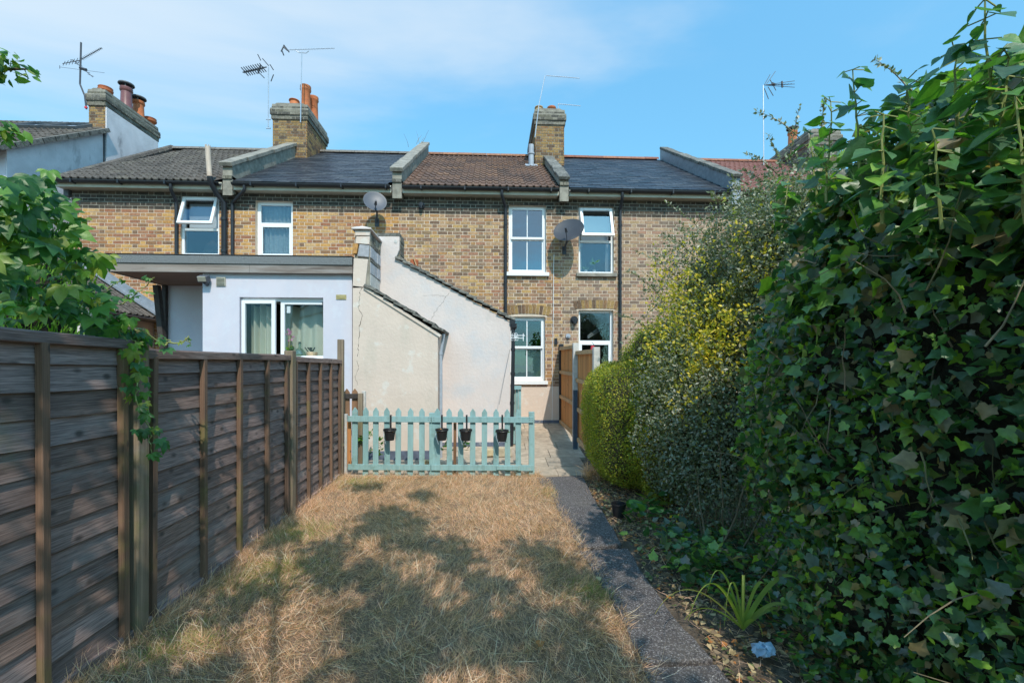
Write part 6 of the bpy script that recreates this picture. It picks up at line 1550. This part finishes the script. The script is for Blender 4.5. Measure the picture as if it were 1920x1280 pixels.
# dry tuft, black pot, strap plant, litter
q = G(1108, 897); t = thing('dry_tuft', q, 'round tuft of dry straw grass at the path edge under the hedge', 'grass tuft')
n = 500; pos = np.array([q]) + RNG.normal(size=(n, 3)) * [.06, .06, .05] + np.array([0, 0, .08]); pos[:, 2] = np.abs(pos[:, 2]); tp = rnd_dir(n) + np.array([0, 0, .3])
stuff_obj('blades', leaves_mesh('blades', M['straw'], 'blade', pos, tp, rnd_dir(n), RNG.uniform(.08, .15, n), .05), t)
q = G(1160, 968); t = thing('black_pot', q, 'small empty black plant pot on the soil between path and hedge', 'plant pot')
mb = MB(); mb.lathe(q, [(0, 0), (.06, 0), (.078, .13), (.084, .13), (.084, .15), (.072, .15), (.055, .02), (0, .02)], 20); mb.build('pot', M['black_pot'], t, smooth=True)
mb = MB(); mb.lathe(q + Vector((0, 0, .1)), [(.068, 0), (0, .012)], 14); mb.build('soil', M['soil'], t)
q = G(1392, 1178); t = thing('strap_leaf_plant', q, 'clump of long arching yellow-green strap leaves beside the path', 'plant')
random.seed(9)
specs = [(1300, 1095, .42), (1340, 1070, .5), (1355, 1055, .55), (1440, 1100, .45), (1460, 1125, .4), (1330, 1150, .2), (1395, 1045, .55), (1425, 1070, .5), (1415, 1175, .1), (1370, 1140, .2), (1470, 1050, .45), (1450, 1150, .3), (1375, 1060, .5)]
for (px, py, hz) in specs:
    apx = P(px, py, q.y + random.uniform(-.2, .15)); mid_ = q + (apx - q) * 1.15 + Vector((0, 0, .12)); tipp = Vector((q.x + (apx.x - q.x) * 1.75, q.y + (apx.y - q.y) * 1.6, max(.04, apx.z * random.uniform(.3, .75)))); k = 14; vs_ = []; fs = []
    prev = None; w0 = random.uniform(.008, .014); dd = (tipp - q); sdv = Vector((-dd.z, 0, dd.x)).normalized() * .6 + Vector((0, .8, 0)); sdv.normalize()
    for i in range(k + 1):
        s = i / k; p = q.lerp(mid_, s).lerp(mid_.lerp(tipp, s), s); w = w0 * (1 - s ** 2.2) + .0008; vs_ += [p - sdv * w, p + Vector((0, 0, -.004)), p + sdv * w]
    for i in range(k): fs += [(3 * i, 3 * i + 1, 3 * i + 4, 3 * i + 3), (3 * i + 1, 3 * i + 2, 3 * i + 5, 3 * i + 4)]
    mb = MB(); mb.add(vs_, fs); mb.build('leaf', M['strap'] if 'strap' in M else M['green_stem'], t)
q = G(1432, 1228); mb = MB(); mb.lathe(q + Vector((0, 0, .02)), [(.0, -.02), (.05, -.01), (.06, .01), (.045, .03), (0, .035)], 22)
mb.v = [tuple(Vector(v) + Vector((random.uniform(-.016, .016), random.uniform(-.016, .016), random.uniform(-.006, .014)))) for v in mb.v]
tag(mb.build('crumpled_plastic', M['litter']), 'crumpled pale blue plastic litter on the soil near the bottom right', 'litter')

# leaf litter, stones and debris on the bed
bed = bpy.data.objects.new('leaf_litter', None)
def scatter_zone(n, f, zoff=.01):
    out = []
    while len(out) < n:
        x, y = RNG.uniform(.8, 2.6), RNG.uniform(1.6, 6.8)
        if f(x, y): out.append((x, y, zoff + RNG.random() * .02 - .035))
    return np.array(out)
inb = lambda x, y: x > path_left(y) + .42 + .05 * math.sin(5 * y)
pos = scatter_zone(5200, inb); n = len(pos); tp = rnd_dir(n); tp[:, 2] *= .35; nn_ = rnd_dir(n) * .45 + np.array([0, 0, 1])
me = leaves_mesh('leaf_litter', M['dry_leaf'], 'heart', pos, tp, nn_, RNG.uniform(.014, .045, n)); o_ = bpy.data.objects.new('leaf_litter', me); COL.objects.link(o_); o_['kind'] = 'stuff'; tag(o_, 'dead leaves and debris scattered on the soil bed right of the path', 'leaf litter')
pos = scatter_zone(4200, inb); n = len(pos); tp = rnd_dir(n); tp[:, 2] = np.abs(tp[:, 2]) * .35; 
me = leaves_mesh('dry_stalks', M['straw'], 'blade', pos, tp, rnd_dir(n), RNG.uniform(.04, .12, n), .03); o_ = bpy.data.objects.new('dry_stalks', me); COL.objects.link(o_); o_['kind'] = 'stuff'; tag(o_, 'thin dry stalks lying over the soil bed beside the path', 'dry stalks')
pos = scatter_zone(2600, lambda x, y: x > path_left(y) + .75 + .12 * math.sin(3 * y) and y < 4.6, .03); n = len(pos); tp = rnd_dir(n); tp[:, 2] = np.abs(tp[:, 2]) * .4
me = leaves_mesh('ground_ivy', M['ivy'], 'ivy', pos + np.array([0, 0, .04]) * RNG.random((n, 1)), tp, rnd_dir(n) * .6 + np.array([0, 0, 1]), RNG.uniform(.03, .06, n)); o_ = bpy.data.objects.new('ground_ivy', me); COL.objects.link(o_); o_['kind'] = 'stuff'; tag(o_, 'low ivy creeping over the soil below the ivy hedge', 'ground ivy')
# stones behind the picket fence
random.seed(8)
for k, (px, py, s, lab) in enumerate(((918, 850, .10, 'yellow sandstone block against the outhouse base, left of another'), (946, 850, .11, 'yellow sandstone block at the outhouse base beside the black pipe'), (800, 860, .06, 'pale broken stone behind the middle of the picket fence'))):
    q = P(px, py, 7.9 if k < 2 else 7.5); mb = MB(); mb.box(q.x - s, q.x + s, q.y - s * .6, q.y + s * .6, gz(q.y), gz(q.y) + s * 1.5)
    mb.v = [tuple(Vector(v) + Vector([random.uniform(-.015, .015) for _ in range(3)])) for v in mb.v]
    tag(mb.build('stone', M['stone'], bevel=.015), lab, 'stone')

# ================================================================== grass
def blades(name, m, n, zone, hmin, hmax, w, lean=1.0, zf=lawn_z, label='', cat='grass', rep=None):
    pos = []
    while len(pos) < n:
        k = n * 2; x = RNG.uniform(-2.35, 1.35, k); y = RNG.uniform(1.0, 7.05, k) 
        y = 1.0 + (y - 1.0) ** 1.0
        for a, b in zip(x, y):
            if zone(a, b): pos.append((a, b, 0.0))
            if len(pos) >= n: break
    pos = np.array(pos); pos[:, 2] = [zf(a, b) - .004 for a, b in pos[:, :2]]
    tp = rnd_dir(n); ld = lump(np.c_[pos[:, 0], pos[:, 1], pos[:, 0] * 0], 3.0, 5.) 
    tp[:, 0] += .7 * np.sin(2.2 * pos[:, 1] + 3 * ld); tp[:, 1] += .5 * np.cos(3 * pos[:, 0] + 2 * ld); tp[:, :2] *= lean; tp[:, 2] = np.abs(tp[:, 2]) * .8 + .12
    tuft = lump(np.c_[pos[:, 0], pos[:, 1], pos[:, 0] * 0], 9.0, 2.); h = RNG.uniform(hmin, hmax, n) * (1 + .35 * ld + .35 * tuft); tp[:, 2] *= (1 + .5 * tuft)
    rnd_ = RNG.random(n)
    me = leaves_mesh(name, m, 'blade', pos, tp, rnd_dir(n), h, w, rnd=rnd_)
    o_ = bpy.data.objects.new(name, me); COL.objects.link(o_); o_['kind'] = 'stuff'; tag(o_, label, cat); return o_
lz = lambda x, y: -2.28 < x < path_left(y) + .02 + .02 * math.sin(9 * y) and y < 6.98 + .05 * math.sin(7 * x)
blades('dry_grass', M['straw'], 190000, lz, .022, .082, .042, label='dry straw coloured lawn grass between the board fence and the path')
gzone = [(G(505, 1080), .30), (G(330, 1210), .22), (G(1060, 925), .25), (G(560, 1000), .3), (G(1110, 1110), .18), (G(660, 905), .3)]
def gz_ok(x, y):
    if not lz(x, y): return False
    return any(RNG.random() < .6 * math.exp(-((x - c.x) ** 2 + (y - c.y) ** 2) / (r * r)) for c, r in gzone)
blades('green_grass', M['green_grass'], 11000, gz_ok, .03, .085, .035, label='patches of surviving green grass in the dry lawn')
# long grass at the fence foot and lawn edges
def edge_ok(x, y): return (-2.36 < x < -2.05 and 1.2 < y < 6.95) or (6.86 < y < 7.02 and -2.2 < x < .75) 
blades('long_grass', M['straw'], 9000, edge_ok, .05, .15, .025, .7, label='longer dry grass along the foot of the fences')
blades('straw_strands', M['straw_pale'], 16000, lz, .06, .17, .02, 1.5, label='long pale straws lying loose over the dry lawn')
def olive_ok(x, y): return lz(x, y) and RNG.random() < .5 + .9 * (math.sin(5.1 * x + 2 * math.sin(3 * y)) * math.sin(4.3 * y - 1.7 * x + math.sin(6 * x)))
blades('brown_tufts', M['olive_grass'], 30000, olive_ok, .02, .065, .05, .9, label='brown and olive tufts mottling the dry lawn')
# litter on the lawn: few fallen leaves, one bright orange
q = G(1008, 1208); n = 1
for (px, py, s, lab) in ((1008, 1208, .035, 'bright orange fallen leaf on the dry lawn'), (412, 1170, .03, 'pale fallen leaf on the lawn near the board fence'), (1120, 1085, .03, 'grey-green fallen leaf on the path edge')):
    q = G(px, py, .05); me = leaves_mesh('fallen_leaf', M['dry_leaf'], 'heart', np.array([q]), np.array([[.8, .5, .1]]), np.array([[-.1, -.5, 1.]]), [s * 1.5], rnd=np.array([.02 if s > .03 else .5]))
    o_ = bpy.data.objects.new('fallen_leaf', me); COL.objects.link(o_); tag(o_, lab, 'leaf')

# ================================================================== vegetation, left side
# conifer behind the fence
cf = thing('conifer', (-3.75, 3.7, 0), 'bright green feathery conifer behind the vine on the left', 'tree')
mb = MB(); mb.tube([(-3.75, 3.7, 0), (-3.75, 3.7, 1.6), (-3.72, 3.7, 2.7)], [.07, .05, .015], 8); mb.build('trunk', M['bark'], cf)
pos, nr = shell(15000, (-3.75, 3.7, 1.55), (.62, .6, 1.42), 2.0, .2, 4.0, .5, .4, cam_bias=True); n = len(pos)
tip = nr * .5 + rnd_dir(n) * .5 + np.array([0, 0, .9])
stuff_obj('crown', leaves_mesh('crown', M['conifer'], 'blade', pos, tip, rnd_dir(n), RNG.uniform(.04, .09, n), .22), cf); core('inner_occluder', M['inner'], cf, (-3.75, 3.7, 1.55), (.62, .6, 1.42), 2.0, .2, 4.0, .5, .3)
# vine over the fence top
vn = thing('vine', (-2.5, 2.6, 1.8), 'large leaved creeper spilling over the board fence at top left', 'vine')
VP_, VT, VN_, VS = [], [], [], []
vb = MB()
def vine_run(pts, Ls, n, sz, hang=.6, jit=.07):
    k = len(pts) - 1
    full = []
    for i in range(k):
        for s in range(6): full.append(pts[i].lerp(pts[i + 1], s / 6) + Vector([random.uniform(-.012, .012) for _ in range(3)]))
    full.append(pts[-1]); vb.tube(full, [.006 * (1 - .6 * i / len(full)) for i in range(len(full))], 5, cap=False)
    for _ in range(n):
        p = random.choice(full) + Vector([random.uniform(-jit, jit) for _ in range(3)]); VP_.append(p)
        VT.append(Vector((random.uniform(-.6, .8), random.uniform(-.8, .3), -hang + random.uniform(-.5, .4)))); VN_.append(Vector((random.uniform(-.3, .7), random.uniform(-.9, 0), random.uniform(.2, 1)))); VS.append(sz * .95 * random.uniform(.5, 1.25))
random.seed(31)
vine_run([P(-40, 420, 2.3), P(40, 400, 2.4), P(110, 400, 2.6)], 1, 44, .13, jit=.12)
vine_run([P(-60, 360, 2.2), P(20, 370, 2.3), P(80, 350, 2.5)], 1, 34, .13, jit=.10)
vine_run([P(-50, 500, 2.2), P(60, 500, 2.4), P(130, 470, 2.6), P(190, 500, 2.7)], 1, 46, .12, jit=.10)
vine_run([P(-50, 580, 2.2), P(60, 560, 2.4), P(150, 560, 2.6), P(210, 600, 2.7)], 1, 50, .12, jit=.10)
vine_run([P(100, 470, 2.6), P(160, 540, 2.7), P(200, 600, 2.75), P(240, 640, 2.75)], 1, 34, .09)
vine_run([P(200, 600, 2.8), P(255, 640, 2.8), P(262, 690, 2.75), P(256, 740, 2.7), P(278, 800, 2.7), P(285, 850, 2.7)], 1, 46, .075, 1.0, jit=.05)
vine_run([P(180, 590, 2.8), P(230, 600, 2.8), P(300, 640, 2.9), P(320, 640, 2.9)], 1, 20, .065, .3, jit=.04)
vine_run([P(160, 560, 2.9), P(230, 570, 3.0), P(262, 545, 3.0), P(290, 520, 3.0)], 1, 10, .055, .3, jit=.03)
vine_run([P(120, 540, 2.9), P(200, 545, 3.0), P(230, 520, 3.0)], 1, 8, .05, .3, jit=.03)
vine_run([P(310, 645, 3.0), P(345, 640, 3.0), P(352, 632, 3.0), P(357, 645, 3.0)], 1, 3, .03, .3, jit=.02)
vb.build('stems', M['green_stem'], vn, kind='stuff')
VP_, VT, VN_, VS = map(np.array, (VP_, VT, VN_, VS))
ind_leaves(vn, 'creeper', M['vine'], VP_, VT, VN_, VS, len(VP_) - 20)

def tree(name, label, base, trunk_pts, radii, clusters, m, leafsize, kind='oval', cat='tree', bias=False, inner=False):
    t = thing(name, base, label, cat); mb = MB(); mb.tube(trunk_pts, radii, 10)
    bb = MB()
    for c, r, n, d in clusters:
        st0 = Vector(trunk_pts[-1]).lerp(Vector(trunk_pts[-2]), random.random() * .7); c_ = Vector(c)
        m_ = (st0 + c_) / 2 + Vector([random.uniform(-.2, .2) for _ in range(3)]); bb.tube([st0, m_, c_], [radii[-1] * .26, radii[-1] * .17, .007], 6)
    mb.build('trunk', M['bark'], t, smooth=True); bb.build('limbs', M['bark'], t, smooth=True, kind='stuff')
    AP, AN = [], []
    for c, r, n, d in clusters:
        pos, nr = shell(n, c, r, 2.0, .3, 2.2, random.uniform(0, 9), d, zmin=.5, cam_bias=bias, dpow=1.0); AP.append(pos); AN.append(nr)
    pos = np.concatenate(AP); nr = np.concatenate(AN); n = len(pos); tp = nr * .4 + rnd_dir(n) + np.array([0, 0, -.3])
    stuff_obj('crown', leaves_mesh('crown', m, kind, pos, tp, rnd_dir(n) + np.array([0, 0, .6]), RNG.uniform(.7, 1.3, n) * leafsize), t); return t
# leafy tree whose branch tips show at the top left
lt_ = thing('overhanging_tree', (-5.6, 3.3, 0), 'tree whose leafy branch tips reach into the sky at the top left edge', 'tree')
mb = MB(); mb.tube([(-5.6, 3.3, 0), (-5.5, 3.3, 1.8), (-5.3, 3.3, 3.2), (-5.2, 3.3, 4.4)], [.15, .12, .09, .04], 10); mb.build('trunk', M['bark'], lt_, smooth=True)
bb = MB(); LP, LT, LN = [], [], []
for pts in ([(-5.3, 3.3, 3.2), (-4.2, 3.2, 3.9), tuple(P(-10, 130, 3.1)), tuple(P(55, 130, 3.1))], [(-5.3, 3.3, 3.0), (-4.3, 3.2, 3.3), tuple(P(-15, 240, 3.1)), tuple(P(28, 252, 3.1))], [(-5.2, 3.3, 4.0), (-4.3, 3.1, 4.3), tuple(P(-40, 100, 3.0)), tuple(P(10, 106, 3.05))], [(-5.2, 3.3, 4.0), (-5.8, 2.9, 4.6), (-6.3, 2.6, 4.9)]):
    pts = [Vector(p) for p in pts]; full = []
    for i in range(3 if len(pts) == 4 else 2):
        for s in range(6): full.append(pts[i].lerp(pts[i + 1], s / 6))
    full.append(pts[-1]); bb.tube(full, [.03 * (1 - i / len(full)) + .003 for i in range(len(full))], 5, cap=False)
    for _ in range(70): 
        p = random.choice(full[6:]) + Vector([random.uniform(-.06, .06) for _ in range(3)]); LP.append(p); LT.append(Vector((random.uniform(-.5, 1), random.uniform(-.6, .6), random.uniform(-1, .1)))); LN.append(Vector([random.uniform(-1, 1) for _ in range(3)]) + Vector((0, -.4, .5)))
bb.build('branches', M['bark'], lt_, kind='stuff')
LP, LT, LN = map(np.array, (LP, LT, LN)); ind_leaves(lt_, 'oval', M['vine'], LP, LT, LN, RNG.uniform(.045, .085, len(LP)), 130)

# trees behind the camera: they shade the lawn and show in the window panes
random.seed(17)
cl = []
for gy in np.arange(1.2, 6.7, .44):
    for gx in np.arange(-3.2, 1.2, .46):
        if gx < -2.7 and gy > 3.9: continue
        if gx > .7 and random.random() < .35: continue
        if gy > 5.1 and (gx > -.5 or random.random() < .4): continue
        if random.random() < .17: continue
        a_, b_ = gx + random.uniform(-.2, .2), gy + random.uniform(-.2, .2)
        h_ = max(1.75 + .49 * b_, 4.3) + random.uniform(0, 1.1)
        cl.append(((a_ + .225 * h_, b_ - .87 * h_, h_), (random.uniform(.18, .38), random.uniform(.18, .34), random.uniform(.16, .28)), 190, .3))
tree('garden_tree', 'broad leafy tree standing behind the viewpoint and shading the lawn', (1.0, -4.2, 0), [(1.0, -4.2, 0), (1.0, -4.1, 2.0), (.95, -3.8, 3.8), (.9, -3.3, 5.4)], [.24, .19, .14, .08], cl, M['tree_leaf'], .11)
